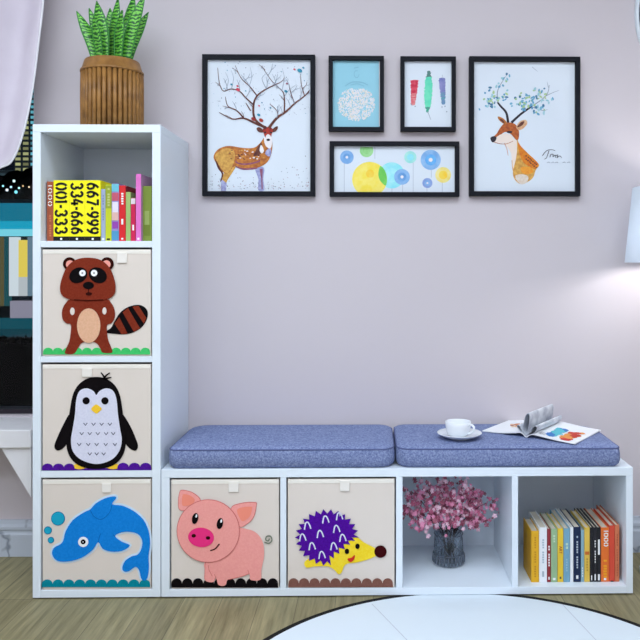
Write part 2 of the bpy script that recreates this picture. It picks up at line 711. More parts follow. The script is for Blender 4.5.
# penguin
F_lav = felt('pale_lavender', (214, 214, 232), (222, 222, 238))
F_ye = felt('yellow', (248, 196, 44), (250, 206, 66))
F_pu = felt('purple', (76, 22, 140), (84, 28, 152))
t = storage_box(tl, tr, S3t, S2b, (82, 92, 368, 377), 'beige fabric storage box with a black and white felt penguin')
sh = Sheet(40, 360, 5.333, BOXY)
scallops(sh, 'purple_border', t, 12, 186, 588, 552, 3, F_pu)
scallops(sh, 'purple_border', t, 414, 594, 586, 548, 3, F_pu)
m = MB()
sh.plate(m, [(186, 588), (186, 578), (414, 576), (414, 586)], .0002, .0008, F_pu)
m.build('purple_border', t)
bod = [(302, 90), (350, 98), (398, 132), (426, 185), (440, 260), (447, 330), (456, 400), (456, 465), (432, 525), (382, 565), (302, 580),
       (222, 567), (170, 528), (145, 470), (145, 400), (153, 330), (162, 260), (177, 185), (206, 132), (254, 98)]
pen = lay(sh, bod, 1, F_bl, smooth=4).build('felt_penguin', t)
lay(sh, [(160, 290), (125, 345), (88, 425), (78, 462), (92, 482), (122, 472), (150, 436), (168, 380)], 0, F_bl, smooth=4).build('wing', pen)
lay(sh, [(438, 290), (478, 345), (512, 420), (523, 462), (508, 483), (476, 468), (448, 430), (434, 380)], 0, F_bl, smooth=4).build('wing', pen)
bel = [(302, 186), (286, 164), (250, 150), (214, 164), (196, 210), (189, 290), (178, 360), (168, 425), (178, 485), (222, 530), (302, 553),
       (380, 532), (424, 485), (438, 425), (428, 360), (418, 290), (410, 210), (392, 164), (356, 150), (320, 164)]
lay(sh, bel, 2, F_lav, smooth=4).build('belly', pen)
m = MB()
for yy, xs in ((342, (245, 288, 331, 375)), (392, (225, 268, 311, 355, 393)), (450, (212, 260, 305, 353, 402)), (500, (268, 305, 342))):
    for x in xs:
        lay(sh, [(x - 12, yy - 7), (x - 8, yy - 9), (x, yy + 2), (x + 8, yy - 9), (x + 12, yy - 7), (x, yy + 8)], 3, mat('felt_slate', (70, 72, 96)), m, thick=.0006)
m.build('feather_marks', pen)
for cx in (249, 349):
    lay(sh, ell(cx, 216, 19), 3, F_bl).build('eye', pen)
lay(sh, [(276, 260), (290, 242), (304, 236), (320, 246), (332, 260), (316, 276), (304, 284), (288, 274)], 3, F_ye, smooth=3).build('beak', pen)
for cx in (212, 390):
    lay(sh, ell(cx, 567, 36, 15), 0, F_ye).build('foot', pen)
m = MB()
for pts in ([(346, 100), (340, 84), (326, 66)], [(344, 100), (354, 82), (374, 68)], [(346, 104), (362, 96), (382, 92)]):
    lay(sh, stroke2(spline(pts, 4, False), 12, 5), 1, F_bl, m)
m.build('head_tuft', pen)

# dolphin
F_bu = felt('blue', (18, 126, 214), (26, 134, 222))
F_pb = felt('pale_blue', (206, 226, 240))
F_tl = felt('teal', (8, 132, 150), (14, 140, 160))
F_aq = felt('aqua', (34, 166, 200))
t = storage_box(tl, tr, FT, S3b, (102, 111, 483, 492.5), 'beige fabric storage box with a blue felt dolphin and bubbles')
sh = Sheet(40, 474, 5.333, BOXY)
scallops(sh, 'wave_border', t, 10, 588, 602, 562, 10, F_tl)
dol = [(66, 425), (76, 392), (108, 374), (126, 352), (138, 305), (176, 245), (236, 203), (268, 188), (298, 156), (345, 130), (392, 118), (408, 127),
       (386, 160), (440, 168), (500, 196), (552, 242), (580, 302), (588, 370), (580, 440), (582, 500), (574, 552), (556, 568), (540, 552), (530, 512),
       (510, 494), (476, 516), (450, 518), (440, 498), (455, 462), (490, 438), (522, 428), (542, 396), (546, 352), (522, 318), (470, 306), (424, 314),
       (402, 332), (438, 360), (480, 380), (440, 408), (380, 412), (335, 396), (312, 362), (282, 404), (222, 446), (150, 465), (92, 460)]
ds = spline(dol, 3)
dp = lay(sh, ds, 1, F_bu).build('felt_dolphin', t)
m = MB()
sh.plate(m, offset2(ds, 10), LFT, .0008, F_pb)
m.build('outline_backing', dp, label='pale blue felt edge around the dolphin')
m = lay(sh, ell(233, 360, 27), 2, F_wh)
lay(sh, ell(233, 359, 13), 3, F_bl, m, thick=.0006)
lay(sh, ell(233, 359, 3), 4, F_wh, m, thick=.0004)
m.build('eye', dp)
m = MB()
for pts in ([(270, 190), (290, 225), (330, 240), (372, 205), (386, 160)], [(312, 362), (318, 335), (326, 315)], [(402, 332), (392, 322)]):
    lay(sh, stroke2(spline(pts, 4, False), 3), 2, felt('deep_blue', (12, 96, 176)), m, thick=.0005)
m.build('stitching', dp)
for cx, cy, r in ((97, 237, 37), (43, 300, 21), (59, 352, 17)):
    m = lay(sh, ell(cx, cy, r), 0, felt('dark_aqua', (10, 120, 160)))
    lay(sh, ell(cx, cy, r - 4), 1, F_aq, m, thick=.0006)
    m.build('bubble', t)

# pig
F_pig = felt('pig_pink', (242, 158, 152), (246, 166, 158))
F_pgd = felt('pig_seam', (214, 116, 112))
F_hot = felt('hot_pink', (236, 54, 128))
BZ0, BZ1 = BF, BT
t = storage_box(bl, d1[0], BZ0, BZ1, (228.5, 238.5, 481.5, 492), 'beige fabric storage box with a pink felt pig')
sh = Sheet(160, 460, 4.571, BOXY)
scallops(sh, 'ground_border', t, 52, 540, 582, 540, 10, F_bl)
pb = [(330, 320), (400, 316), (445, 336), (472, 380), (476, 440), (464, 500), (460, 545), (414, 546), (408, 520), (360, 536), (312, 545), (302, 568),
      (285, 574), (266, 566), (256, 530), (246, 556), (206, 548), (206, 500), (212, 455)]
m = lay(sh, spline(pb, 4), 1, F_pig)
pig = m.build('felt_pig', t)
for er in ([(96, 228), (86, 190), (92, 148), (104, 138), (150, 150), (184, 182), (160, 215)], [(326, 222), (372, 198), (434, 194), (440, 206), (428, 258), (398, 290), (360, 300)]):
    es = spline(er, 4)
    m = lay(sh, offset2(es, 2.5), 1, F_pgd, thick=.001)
    lay(sh, es, 2, F_pig, m, thick=.0007)
    cxm, cym = sum(p[0] for p in er) / 7, sum(p[1] for p in er) / 7
    lay(sh, [(cxm + (p[0] - cxm) * .6, cym + (p[1] - cym) * .6) for p in es], 3, felt('ear_pink', (246, 146, 124)), m, thick=.0005)
    m.build('ear', pig)
m = lay(sh, ell(222, 322, 144, n=48), 3, F_pgd, thick=.001)
lay(sh, ell(222, 322, 141, n=48), 4, F_pig, m, thick=.0008)
m.build('head', pig)
for cx, cy in ((163, 264), (276, 287)):
    m = lay(sh, ell(cx, cy, 14, 25, tilt=.2), 5, F_bl)
    lay(sh, ell(cx + 6, cy - 12, 4, 8, tilt=.2), 6, F_wh, m, thick=.0006)
    m.build('eye', pig)
m = lay(sh, ell(190, 350, 59, 44, tilt=.1), 5, F_hot)
lay(sh, ell(157, 342, 10, 8), 6, F_drk, m, thick=.0006)
lay(sh, ell(222, 352, 10, 8), 6, F_drk, m, thick=.0006)
m.build('snout', pig)
lay(sh, stroke2(spline([(232, 410), (254, 402), (273, 380)], 5, False), 5), 5, F_drk).build('mouth', pig)
sp = [(478, 374), (498, 380), (512, 366), (506, 348), (488, 348), (484, 364), (496, 368), (500, 358)]
lay(sh, stroke2(spline(sp, 4, False), 5), 1, mat('tail_thread', (120, 128, 110))).build('curly_tail', pig)
m = MB()
for pts in ([(210, 455), (206, 500), (206, 545)], [(240, 530), (225, 500), (222, 480)], [(250, 520), (258, 545)], [(408, 520), (402, 500)], [(310, 545), (370, 532), (408, 518)]):
    lay(sh, stroke2(spline(pts, 4, False), 2.5), 2, F_pgd, m, thick=.0004)
m.build('stitching', pig)

# hedgehog
F_yh = felt('sun_yellow', (246, 212, 40), (248, 220, 62))
F_mar = felt('maroon', (62, 12, 16))
F_wb = felt('wood_brown', (126, 84, 74), (134, 92, 82))
F_vi = felt('violet', (74, 14, 140), (82, 20, 152))
t = storage_box(d1[1], d2[0], BZ0, BZ1, (340, 349.5, 480.5, 491), 'beige fabric storage box with a purple felt hedgehog')
sh = Sheet(270, 460, 4.571, BOXY)
scallops(sh, 'ground_border', t, 84, 562, 580, 540, 10, F_wb)
hb = [(160, 462), (220, 430), (330, 390), (390, 352), (430, 376), (488, 408), (490, 432), (450, 452), (400, 466), (345, 476), (328, 512), (312, 520), (296, 502),
      (270, 486), (236, 484), (200, 486), (166, 490)]
hed = lay(sh, hb, 1, F_yh, smooth=3).build('felt_hedgehog', t)
sp = []
N = 26
for k in range(N * 2):
    a = 2 * PI * k / (N * 2)
    o = 1.0 if k % 2 == 0 else .84
    sp.append((262 + 147 * o * math.cos(a) * (1 if math.cos(a) < 0 else .98), 352 + 129 * o * math.sin(a)))
sp2 = []
for u, v in sp:                       # the lower front of the coat is cut back for the face
    k = (u - 300) * .64 + (v - 380) * .77
    if u > 290 and v > 350 and k > 35:
        o = 12 if len(sp2) % 2 == 0 else -12
        u, v = u - (k - 35 - o) * .64, v - (k - 35 - o) * .77
    sp2.append((u, v))
lay(sh, sp2, 2, F_vi).build('spiny_coat', hed)
m = MB()
for x, y in ((172, 298), (255, 270), (318, 255), (150, 352), (230, 336), (305, 313), (333, 354), (193, 392), (292, 392), (238, 432)):
    a = [(x - 14, y + 18), (x - 9, y - 10), (x, y - 16), (x + 9, y - 4), (x + 15, y + 14)]
    lay(sh, stroke2(spline(a, 3, False), 6), 3, F_lav, m, thick=.0006)
m.build('quill_marks', hed)
lay(sh, ell(505, 417, 28), 2, F_mar).build('nose', hed)
for x, y in ((352, 415), (400, 392)):
    lay(sh, ell(x, y, 10, 12), 3, F_bl).build('eye', hed)
lay(sh, spline([(354, 450), (372, 444), (388, 432), (384, 452), (368, 464)], 3), 3, felt('red', (206, 52, 40))).build('mouth', hed)

# ------------------------------------------------------------------ cushions
def cushion_material():
    m = bpy.data.materials.new('blue_woven_fabric')
    m.use_nodes = True
    nt = m.node_tree
    b = nt.nodes['Principled BSDF']
    tc = nt.nodes.new('ShaderNodeTexCoord')
    n = nt.nodes.new('ShaderNodeTexNoise')
    n.inputs['Scale'].default_value = 170
    n.inputs['Detail'].default_value = 6
    n.inputs['Roughness'].default_value = .75
    nt.links.new(tc.outputs['Object'], n.inputs['Vector'])
    r = nt.nodes.new('ShaderNodeValToRGB')
    e = r.color_ramp.elements
    e[0].position, e[1].position = .3, .72
    e[0].color = rgb(80, 92, 130)
    e[1].color = rgb(168, 179, 210)
    k = e.new(.5)
    k.color = rgb(120, 132, 172)
    nt.links.new(n.outputs['Fac'], r.inputs['Fac'])
    nt.links.new(r.outputs['Color'], b.inputs['Base Color'])
    bp = nt.nodes.new('ShaderNodeBump')
    bp.inputs['Strength'].default_value = .4
    bp.inputs['Distance'].default_value = .002
    nt.links.new(n.outputs['Fac'], bp.inputs['Height'])
    nt.links.new(bp.outputs['Normal'], b.inputs['Normal'])
    b.inputs['Roughness'].default_value = .95
    b.inputs['Specular IOR Level'].default_value = .1
    return m


M_cush = cushion_material()
M_pipe = mat('navy_piping', (88, 96, 138), .9)


def rrect(x0, x1, y0, y1, r, n=10):
    rs = r if isinstance(r, tuple) else (r, r, r, r)
    R0, R1, R2, R3 = rs
    pts = []
    for cx, cy, r, a0 in ((x1 - R0, y1 - R0, R0, 0), (x0 + R1, y1 - R1, R1, 90), (x0 + R2, y0 + R2, R2, 180), (x1 - R3, y0 + R3, R3, 270)):
        for k in range(n + 1):
            a = math.radians(a0 + 90 * k / n)
            pts.append((cx + r * math.cos(a), cy + r * math.sin(a)))
    return pts


CT = .459


def cushion(x0, x1, corners, label):
    t = thing('seat_cushion', ((x0 + x1) / 2, .17, BH), label, 'cushion', 'seat cushions on the bench')
    y0, y1 = .0, .346
    prof = [(.02, BH + .0005), (.010, BH + .002), (.003, BH + .010), (0, BH + .022), (0, BH + .04), (.002, BH + .054), (.005, BH + .0605),
            (.010, BH + .0645), (.03, CT - .0005), (.07, CT + .001)]
    vs, fs = [], []
    rings = [rrect(x0 + i, x1 - i, y0 + i, y1 - i, tuple(max(c - i * .3, .02) for c in corners)) for i, _ in prof]
    n = len(rings[0])
    for rg, (i, z) in zip(rings, prof):
        vs += [(p[0], p[1], z) for p in rg]
    for q in range(len(prof) - 1):
        for k in range(n):
            fs.append((q * n + k, q * n + (k + 1) % n, (q + 1) * n + (k + 1) % n, (q + 1) * n + k))
    fs.append(tuple(range(n - 1, -1, -1)))
    fs.append(tuple((len(prof) - 1) * n + k for k in range(n)))
    MB().add(vs, fs, M_cush, True).build('cushion_body', t)
    for z in (BH + .058,):
        MB().tube([(p[0], p[1], z) for p in rrect(x0 + .003, x1 - .003, y0 + .003, y1 - .003, corners)], .0022, M_pipe, 6, True).build('piping', t)
    return t


cushion(.406, 1.1015, (.05, .06, .028, .045), 'blue-grey woven seat cushion with nothing on it, next to the tall bookcase')
cushion(1.1035, 1.799, (.12, .04, .045, .022), 'blue-grey woven seat cushion carrying the teacup and open magazine')

# ------------------------------------------------------------------ cup, saucer, magazine
sc_c = P(459.5, 435.2, z=CT + .011)
sz = CT + .0015
sau = MB().lathe(sc_c.x, sc_c.y, [(0, sz), (.036, sz), (.038, sz + .003), (.055, sz + .008), (.070, sz + .017), (.0715, sz + .0185), (.070, sz + .0195),
                                  (.054, sz + .011), (.034, sz + .0065), (0, sz + .006)], M_ceramic, 48)
so = sau.build('saucer')
so['label'] = 'round white saucer lying on the blue-grey cushion'
so['category'] = 'saucer'
cz = sz + .0068
cup = thing('teacup', (sc_c.x - .004, sc_c.y + .004, cz), 'white porcelain teacup standing on the saucer', 'cup')
cc = (sc_c.x - .004, sc_c.y + .004)
MB().lathe(cc[0], cc[1], [(0, cz), (.024, cz), (.029, cz + .002), (.034, cz + .007), (.0385, cz + .018), (.0402, cz + .03), (.0415, cz + .046), (.0405, cz + .0465),
                          (.0385, cz + .044), (.0375, cz + .03), (.0355, cz + .018), (.024, cz + .008), (0, cz + .006)], M_ceramic, 48).build('bowl', cup)
ha = math.radians(-38)
hx = Vector((math.cos(ha), math.sin(ha), 0))
hp = [(.037, .039), (.050, .041), (.058, .035), (.057, .024), (.048, .015), (.035, .012)]
MB().tube([(cc[0] + hx.x * a, cc[1] + hx.y * a, cz + b) for a, b in spline(hp, 5, False)], .0038, M_ceramic, 8).build('handle', cup)

M_paper = mat('white_paper', (238, 240, 244), .5)
M_flap = mat('printed_page', (226, 230, 236), .5, vary=(178, 183, 195), vscale=24)
M_ink = mat('grey_ink', (140, 140, 150), .6)
mz = CT + .0022
S0 = P(526, 437.5, z=mz)
ax = (P(575, 444.5, z=mz) - P(482, 431.5, z=mz)).normalized()
sx_ = Vector((-ax.y, ax.x, 0))
if sx_.y < 0:
    sx_ = -sx_
mag = thing('open_magazine', (S0.x, S0.y, mz), 'open magazine with two pages curled upright, lying on the blue-grey cushion', 'magazine')
PL = .235


def sheet_strip(prof, l0, l1, m, name, parent, th=.0012, slope=0):
    """page: profile of (across, height) swept along the spine direction"""
    mb = MB()
    n = len(prof)
    vs, fs = [], []
    for l in (l0, l1):
        for q in (0, 1):
            for a, h in prof:
                p = S0 + ax * (a + slope * l) + sx_ * l
                vs.append((p.x, p.y, mz + h + q * th))
    for i in range(n - 1):
        fs.append((n + i, n + i + 1, 3 * n + i + 1, 3 * n + i))
        fs.append((i + 1, i, 2 * n + i, 2 * n + i + 1))
        fs.append((i, i + 1, n + i + 1, n + i))
        fs.append((2 * n + i + 1, 2 * n + i, 3 * n + i, 3 * n + i + 1))
    fs.append((0, n, 3 * n, 2 * n))
    fs.append((n - 1, 3 * n - 1, 4 * n - 1, 2 * n - 1))
    mb.add(vs, fs, m, False)
    return mb.build(name, parent)


lw = (P(526, 437.5, z=mz) - P(482, 431.5, z=mz)).length
rw = (P(575, 444.5, z=mz) - P(526, 437.5, z=mz)).length
lp = spline([(-lw, .0), (-lw * .6, .002), (-lw * .25, .009), (-.018, .012), (-.004, .002), (0, 0)], 4, False)
rp = spline([(0, 0), (.006, .003), (.02, .011), (rw * .3, .009), (rw * .65, .003), (rw, .0)], 4, False)
page_l = sheet_strip(lp, 0, PL, M_paper, 'page', mag, .003)
page_r = sheet_strip(rp, 0, PL, M_paper, 'page', mag, .003)
sheet_strip(spline([(0, .006), (-.010, .022), (-.008, .045), (-.003, .066), (.006, .078), (.012, .070), (.010, .045), (.005, .022), (.001, .006)], 4, False), .0, PL * .84, M_flap, 'curled_page', mag, .0008)
sheet_strip(spline([(0, .006), (.012, .016), (.022, .034), (.034, .040), (.036, .030), (.026, .017), (.012, .010), (.002, .004)], 4, False), .0, PL * .9, M_flap, 'curled_page', mag, .0008)
sheet_strip(spline([(-.001, .006), (-.014, .020), (-.024, .035), (-.031, .034), (-.029, .024), (-.016, .012), (-.003, .004)], 4, False), .0, PL * .5, M_flap, 'curled_page', mag, .0008)


def on_page(pts, lift, m, mb, prof):
    """flat print on the page surface: pts are (across, along)"""
    vs = []
    for a, l in pts:
        h = 0
        for i in range(len(prof) - 1):
            a0, a1 = prof[i][0], prof[i + 1][0]
            if min(a0, a1) <= a <= max(a0, a1) and a0 != a1:
                h = prof[i][1] + (prof[i + 1][1] - prof[i][1]) * (a - a0) / (a1 - a0)
        p = S0 + ax * a + sx_ * l
        vs.append((p.x, p.y, mz + h + .003 + lift))
    mb.add(vs, [tuple(range(len(vs)))], m)


mb = MB()
rnd = random.Random(5)
C_blue, C_teal, C_red, C_or = mat('print_blue', (60, 120, 190)), mat('print_teal', (90, 190, 205)), mat('print_red', (200, 60, 46)), mat('print_orange', (226, 150, 70))
for k in range(26):
    f = rnd.random()
    a = rw * (.36 + .13 * rnd.random())
    l = PL * (.14 + .45 * rnd.random())
    on_page([(a + .013 * math.cos(q) * (.6 + .7 * rnd.random()), l + .016 * math.sin(q)) for q in [i * PI / 4 for i in range(8)]], .0004 + k * .00001, rnd.choice((C_blue, C_teal, C_blue)), mb, rp)
for k in range(26):
    a = rw * (.64 + .18 * rnd.random())
    l = PL * (.08 + .5 * rnd.random())
    on_page([(a + .013 * math.cos(q) * (.6 + .7 * rnd.random()), l + .014 * math.sin(q)) for q in [i * PI / 4 for i in range(8)]], .0008 + k * .00001, rnd.choice((C_red, C_or, C_red)), mb, rp)
for k in range(5):
    on_page([(rw * .2, .02 + k * .006), (rw * .34, .02 + k * .006), (rw * .34, .022 + k * .006), (rw * .2, .022 + k * .006)], .0004, M_ink, mb, rp)
mb.build('print', page_r, label='red and blue picture')
mb = MB()
for k in range(18):
    a = -lw * (.42 + .32 * rnd.random())
    l = PL * (.4 + .35 * rnd.random())
    on_page([(a + .010 * math.cos(q) * (.6 + .7 * rnd.random()), l + .012 * math.sin(q)) for q in [i * PI / 4 for i in range(8)]], .0004 + k * .00001, rnd.choice((mat('print_tan', (214, 150, 110)), mat('print_rust', (170, 90, 66)), mat('print_pale', (232, 200, 170)))), mb, lp)
for k in range(6):
    on_page([(-lw * .35, .06 + k * .008), (-lw * .18, .06 + k * .008), (-lw * .18, .0625 + k * .008), (-lw * .35, .0625 + k * .008)], .0004, M_ink, mb, lp)
mb.build('print', page_l)

# ------------------------------------------------------------------ books
M_pages = mat('book_pages', (208, 199, 182), .8)


def book(px0, px1, pytop, zb, y0, depth, color, label, group, name='book', marks=(), print_c=(240, 240, 240), pyref=530, top_c=None, cover_c=None):
    """upright book, spine to the front; px0..px1 its spine in the photo, marks = bars of spine print as (from, to, width) fractions"""
    a = P(px0, pyref, y=y0)
    b = P(px1, pytop, y=y0)
    x0, x1, z1 = a.x + .0002, b.x - .0002, b.z
    zb += .0004
    t = thing(name, ((x0 + x1) / 2, y0 + depth / 2, zb), label, 'book', group)
    mc = mat('cover_%d_%d_%d' % color, color, .5)
    c = min(.0022, (x1 - x0) * .2)
    cv = MB()
    side = mat('cover_%d_%d_%d' % cover_c, cover_c, .5) if cover_c else mc
    cv.box(x0, x1, y0, y0 + c, zb, z1, mc, .0006)
    cv.box(x0, x0 + c, y0 + c, y0 + depth, zb, z1, side)
    cv.box(x1 - c, x1, y0 + c, y0 + depth, zb, z1, side)
    cv = cv.build('cover', t)
    MB().box(x0 + c, x1 - c, y0 + c, y0 + depth - .003, zb + .002, z1 - .003, M_pages).build('pages', t)
    if marks:
        mp = MB()
        pm = mat('print_%d_%d_%d' % print_c, print_c, .6)
        H = z1 - zb
        for mk_, (f0, f1, wd) in enumerate(marks):
            yo = .0005 + .0001 * mk_
            if isinstance(wd, tuple):
                pm2 = mat('print_%d_%d_%d' % wd[1], wd[1], .6)
                wdd = wd[0]
            else:
                pm2, wdd = pm, wd
            hw = (x1 - x0) * wdd / 2
            xm = (x0 + x1) / 2
            za, zc = zb + H * f0, zb + H * f1
            if wdd > .45 or zc - za < .02:
                mp.box(xm - hw, xm + hw, y0 - yo, y0, za, zc, pm2)
            else:
                nd = int((zc - za) / .0075)
                for q in range(nd):
                    if q % 6 != 5:
                        mp.box(xm - hw * (.75 + .25 * ((q * 7) % 3) / 2), xm + hw, y0 - yo, y0, za + (zc - za) * q / nd, za + (zc - za) * (q + .68) / nd, pm2)
        mp.build('spine_print', cv)
    return t, cv, (x0, x1, zb, z1)


def spine_text(body, m, cv, xm, zm, y, size, stretch=1.0):
    """lettering that runs down a spine"""
    mtx = Matrix.Translation((xm, y, zm)) @ Matrix(((0, 1, 0, 0), (0, 0, -1, 0), (-1, 0, 0, 0), (0, 0, 0, 1))) @ Matrix.Diagonal((size * stretch, size, 1, 1))
    return text_mesh(body, m, mtx, 'lettering', cv)


G1 = 'books in the top cube'
FY = .035
zb = S1t
t, cv, bx = book(46.8, 53.4, 181.5, zb, FY, .17, (166, 84, 56), 'rust brown book with white 1000 on its spine, against the bookcase side', G1, marks=((.08, .45, (.3, (206, 120, 80))),), pyref=210)
mw = mat('white_print', (242, 240, 236), .6)
digit_run('l000', (bx[0] + bx[1]) / 2 - .006, (bx[0] + bx[1]) / 2 + .006, bx[3] - .008, bx[3] - .078, FY - .0003, mw, .22, 'l').build('lettering', cv)

M_yel = (252, 242, 24)
M_yel_m = mat('cover_%d_%d_%d' % M_yel, M_yel, .5)
M_bk = mat('print_black', (14, 14, 14), .6)
for i, (body, lab) in enumerate((('001-333', 'thick yellow book numbered 001-333'), ('334-666', 'thick yellow book numbered 334-666'), ('667-999', 'thick yellow book numbered 667-999'))):
    p0 = 53.4 + i * 15.75
    t, cv, bx = book(p0, p0 + 15.75, 180.3, zb, FY, .2, M_yel, lab, G1, pyref=210)
    x0, x1, z0, z1 = bx
    k = MB().box(x0, x1, FY - .0006, FY, z0, z0 + .0145, M_bk)
    k.build('base_band', cv)
    MB().box((x0 + x1) / 2 - .003, (x0 + x1) / 2 + .003, FY - .001, FY - .0006, z0 + .004, z0 + .010, mw).build('emblem', cv)
    L0, L1 = z1 - .006, z0 + .020
    digit_run(body, (x0 + x1) / 2 - .0185, (x0 + x1) / 2 + .0185, L0, L1, FY - .0003, M_bk, .195).build('lettering', cv)

book(101, 105.4, 189, zb, FY, .15, (160, 172, 196), 'thin pale blue-grey book beside the thick yellow ones', G1, marks=((.02, .06, .5), (.4, .9, (.3, (130, 140, 170)))), pyref=210)
book(105.4, 111.6, 184.5, zb, FY, .17, (196, 204, 40), 'lime yellow book with an olive upper spine', G1, marks=((.58, .98, (.98, (150, 164, 50))), (.62, .95, (.4, (190, 196, 120))), (.02, .05, (.5, (40, 40, 30)))), pyref=210)
book(111.6, 119, 183.5, zb, FY, .17, (150, 140, 196), 'patterned book with blue, white and purple spine', G1,
     marks=((.86, .99, (.96, (110, 190, 210))), (.7, .84, (.9, (196, 90, 110))), (.5, .68, (.8, (228, 220, 232))), (.36, .5, (.9, (222, 180, 170))), (.22, .34, (.8, (150, 70, 170))), (.02, .18, (.96, (80, 150, 190)))), pyref=210)
book(119, 125.6, 185.5, zb, FY, .2, (214, 36, 40), 'bright red book with white spine lettering', G1, marks=((.66, .88, .35), (.3, .4, .3), (.03, .06, .3)), pyref=210, cover_c=(150, 34, 40))
book(125.8, 130.6, 192, zb, FY, .13, (160, 186, 110), 'pale green book, shorter than the red one', G1, pyref=210)
book(130.8, 135.6, 198, zb, FY, .15, (206, 30, 80), 'short crimson book beside the tall pink one', G1, marks=((.86, .99, (.96, (226, 214, 220))), (.25, .38, .35)), pyref=210, cover_c=(56, 60, 44))
book(135.8, 141, 174, zb, FY - .008, .19, (226, 116, 196), 'tall pink book, the tallest in its row', G1, marks=((.02, .05, .4),), pyref=210, cover_c=(196, 150, 190))
book(142.3, 151.6, 186, zb, FY + .012, .18, (134, 156, 62), 'olive green book at the bookcase wall, beside the pink one', G1, marks=((.3, .55, (.5, (160, 180, 100))), (.1, .3, (.7, (120, 140, 50)))), pyref=210)

G2 = 'books in the bench cube'
BY = .032
rows = [
    (531.3, 539.0, 531, .125, (226, 172, 36), 'golden yellow book with a row of faint letters', ((.1, .9, (.22, (196, 140, 30))),)),
    (539.2, 547.0, 527.5, .165, (236, 238, 242), 'white book beside the golden yellow one', ((.35, .8, (.25, (176, 190, 200))), (.1, .2, (.25, (170, 180, 190))))),
    (547.2, 550.8, 529, .15, (146, 50, 56), 'thin maroon book beside the white one', ((.3, .7, .4), (.05, .1, .4))),
    (551.0, 557.4, 529, .16, (152, 184, 142), 'pale green book beside the thin maroon one', ((.75, .9, (.3, (200, 220, 190))), (.04, .08, .4))),
    (557.6, 563.4, 528.5, .15, (234, 196, 58), 'yellow book with ART in red on the spine', ((.06, .1, (.3, (90, 80, 60))),)),
    (563.6, 570.0, 528.5, .19, (120, 168, 192), 'light blue book with pale spine lettering', ((.62, .75, (.4, (190, 214, 190))), (.2, .5, (.2, (160, 196, 210))))),
    (570.2, 573.4, 527.5, .19, (238, 240, 244), 'thin white book beside the navy one', ()),
    (573.6, 580.8, 527, .18, (24, 40, 74), 'navy blue book with white spine lettering', ((.25, .85, (.22, (190, 200, 214))), (.06, .12, .3))),
    (581.0, 584.2, 530, .17, (140, 176, 190), 'thin grey-teal book beside the navy one', ((.1, .3, .3),)),
    (584.4, 589.8, 527.5, .17, (226, 190, 84), 'straw yellow book between grey-teal and black ones', ((.5, .56, (.8, (206, 110, 50))), (.2, .45, (.3, (190, 150, 60))))),
    (590.0, 593.3, 527.5, .19, (36, 36, 42), 'first thin black book beside the straw yellow one', ((.03, .12, .3),)),
    (593.5, 596.8, 527.5, .19, (40, 40, 46), 'middle of the three thin black books', ((.35, .78, .3), (.03, .14, .4))),
    (597.0, 600.8, 527.5, .19, (34, 35, 40), 'thin black book beside the orange one', ((.5, .78, .5), (.03, .14, .5))),
    (601.0, 609.0, 527.5, .19, (232, 116, 50), 'orange book with white 1000 on the spine', ((.03, .07, .3), (.08, .42, (.45, (244, 168, 40))))),
    (609.2, 614.8, 525.5, .17, (214, 78, 58), 'coral red book beside the orange one', ((0.0, .02, (.5, (30, 16, 16))),)),
    (615.0, 619.4, 525, .2, (204, 116, 80), 'terracotta book, outermost of its row at the bench end', ((.1, .9, (.25, (176, 86, 60))),)),
]
for (a, b, tp, dp_, c, lab, mk) in rows:
    t, cv, bx = book(a, b, tp, BF, BY, dp_, c, lab, G2, marks=mk, pyref=555)
    xm = (bx[0] + bx[1]) / 2
    if 'ART' in lab:
        spine_text('ART', mat('art_red', (170, 60, 40), .6), cv, xm, bx[2] + .6 * (bx[3] - bx[2]), BY - .0003, .013, 1.0).build('lettering', cv)
    if '1000' in lab:
        digit_run('l000', xm - .004, xm + .010, bx[3] - .007, bx[3] - .060, BY - .0007, mw, .22, 'l').build('lettering', cv)

# ------------------------------------------------------------------ snake plant in a slatted wooden pot
M_wood = mat('pot_wood', (160, 114, 58), .45, vary=(126, 86, 40), vscale=30, spec=.4)
M_woodd = mat('pot_wood_dark', (96, 62, 28), .6)
pc = (0.1875, 0.16)
pz0 = TH + .0005
pot = thing('potted_snake_plant', (pc[0], pc[1], pz0), 'snake plant with upright green leaves in a ribbed brown wooden pot on the bookcase', 'potted plant')
RB = .0945
zr = 1.637
zt_ = 1.673
pb_ = MB().lathe(pc[0], pc[1], [(0, pz0), (RB - .006, pz0), (RB - .006, zr)], M_woodd, 48).build('pot', pot)
m = MB()
ns = 36
for k in range(ns):
    a = 2 * PI * (k + .3) / ns
    r = RB - .004
    m.tube([(pc[0] + r * math.cos(a), pc[1] + r * math.sin(a), pz0 + .0002), (pc[0] + (r + .001) * math.cos(a), pc[1] + (r + .001) * math.sin(a), (pz0 + zr) / 2), (pc[0] + r * math.cos(a), pc[1] + r * math.sin(a), zr)], .0072, M_wood, 8)
m.build('slats', pb_)
MB().lathe(pc[0], pc[1], [(RB - .008, zr - .004), (RB + .0035, zr - .004), (RB + .0045, zr), (RB + .0035, zr + .004), (RB, zr + .005), (.0855, zt_ - .002), (.084, zt_), (.080, zt_), (.079, zt_ - .03), (0, zt_ - .03)], M_wood, 48).build('rim', pot)
MB().lathe(pc[0], pc[1], [(.0785, zt_ - .022), (.05, zt_ - .018), (0, zt_ - .016)], mat('potting_soil', (60, 44, 32), .95, bump=.6, bscale=200), 32).build('soil', pot)


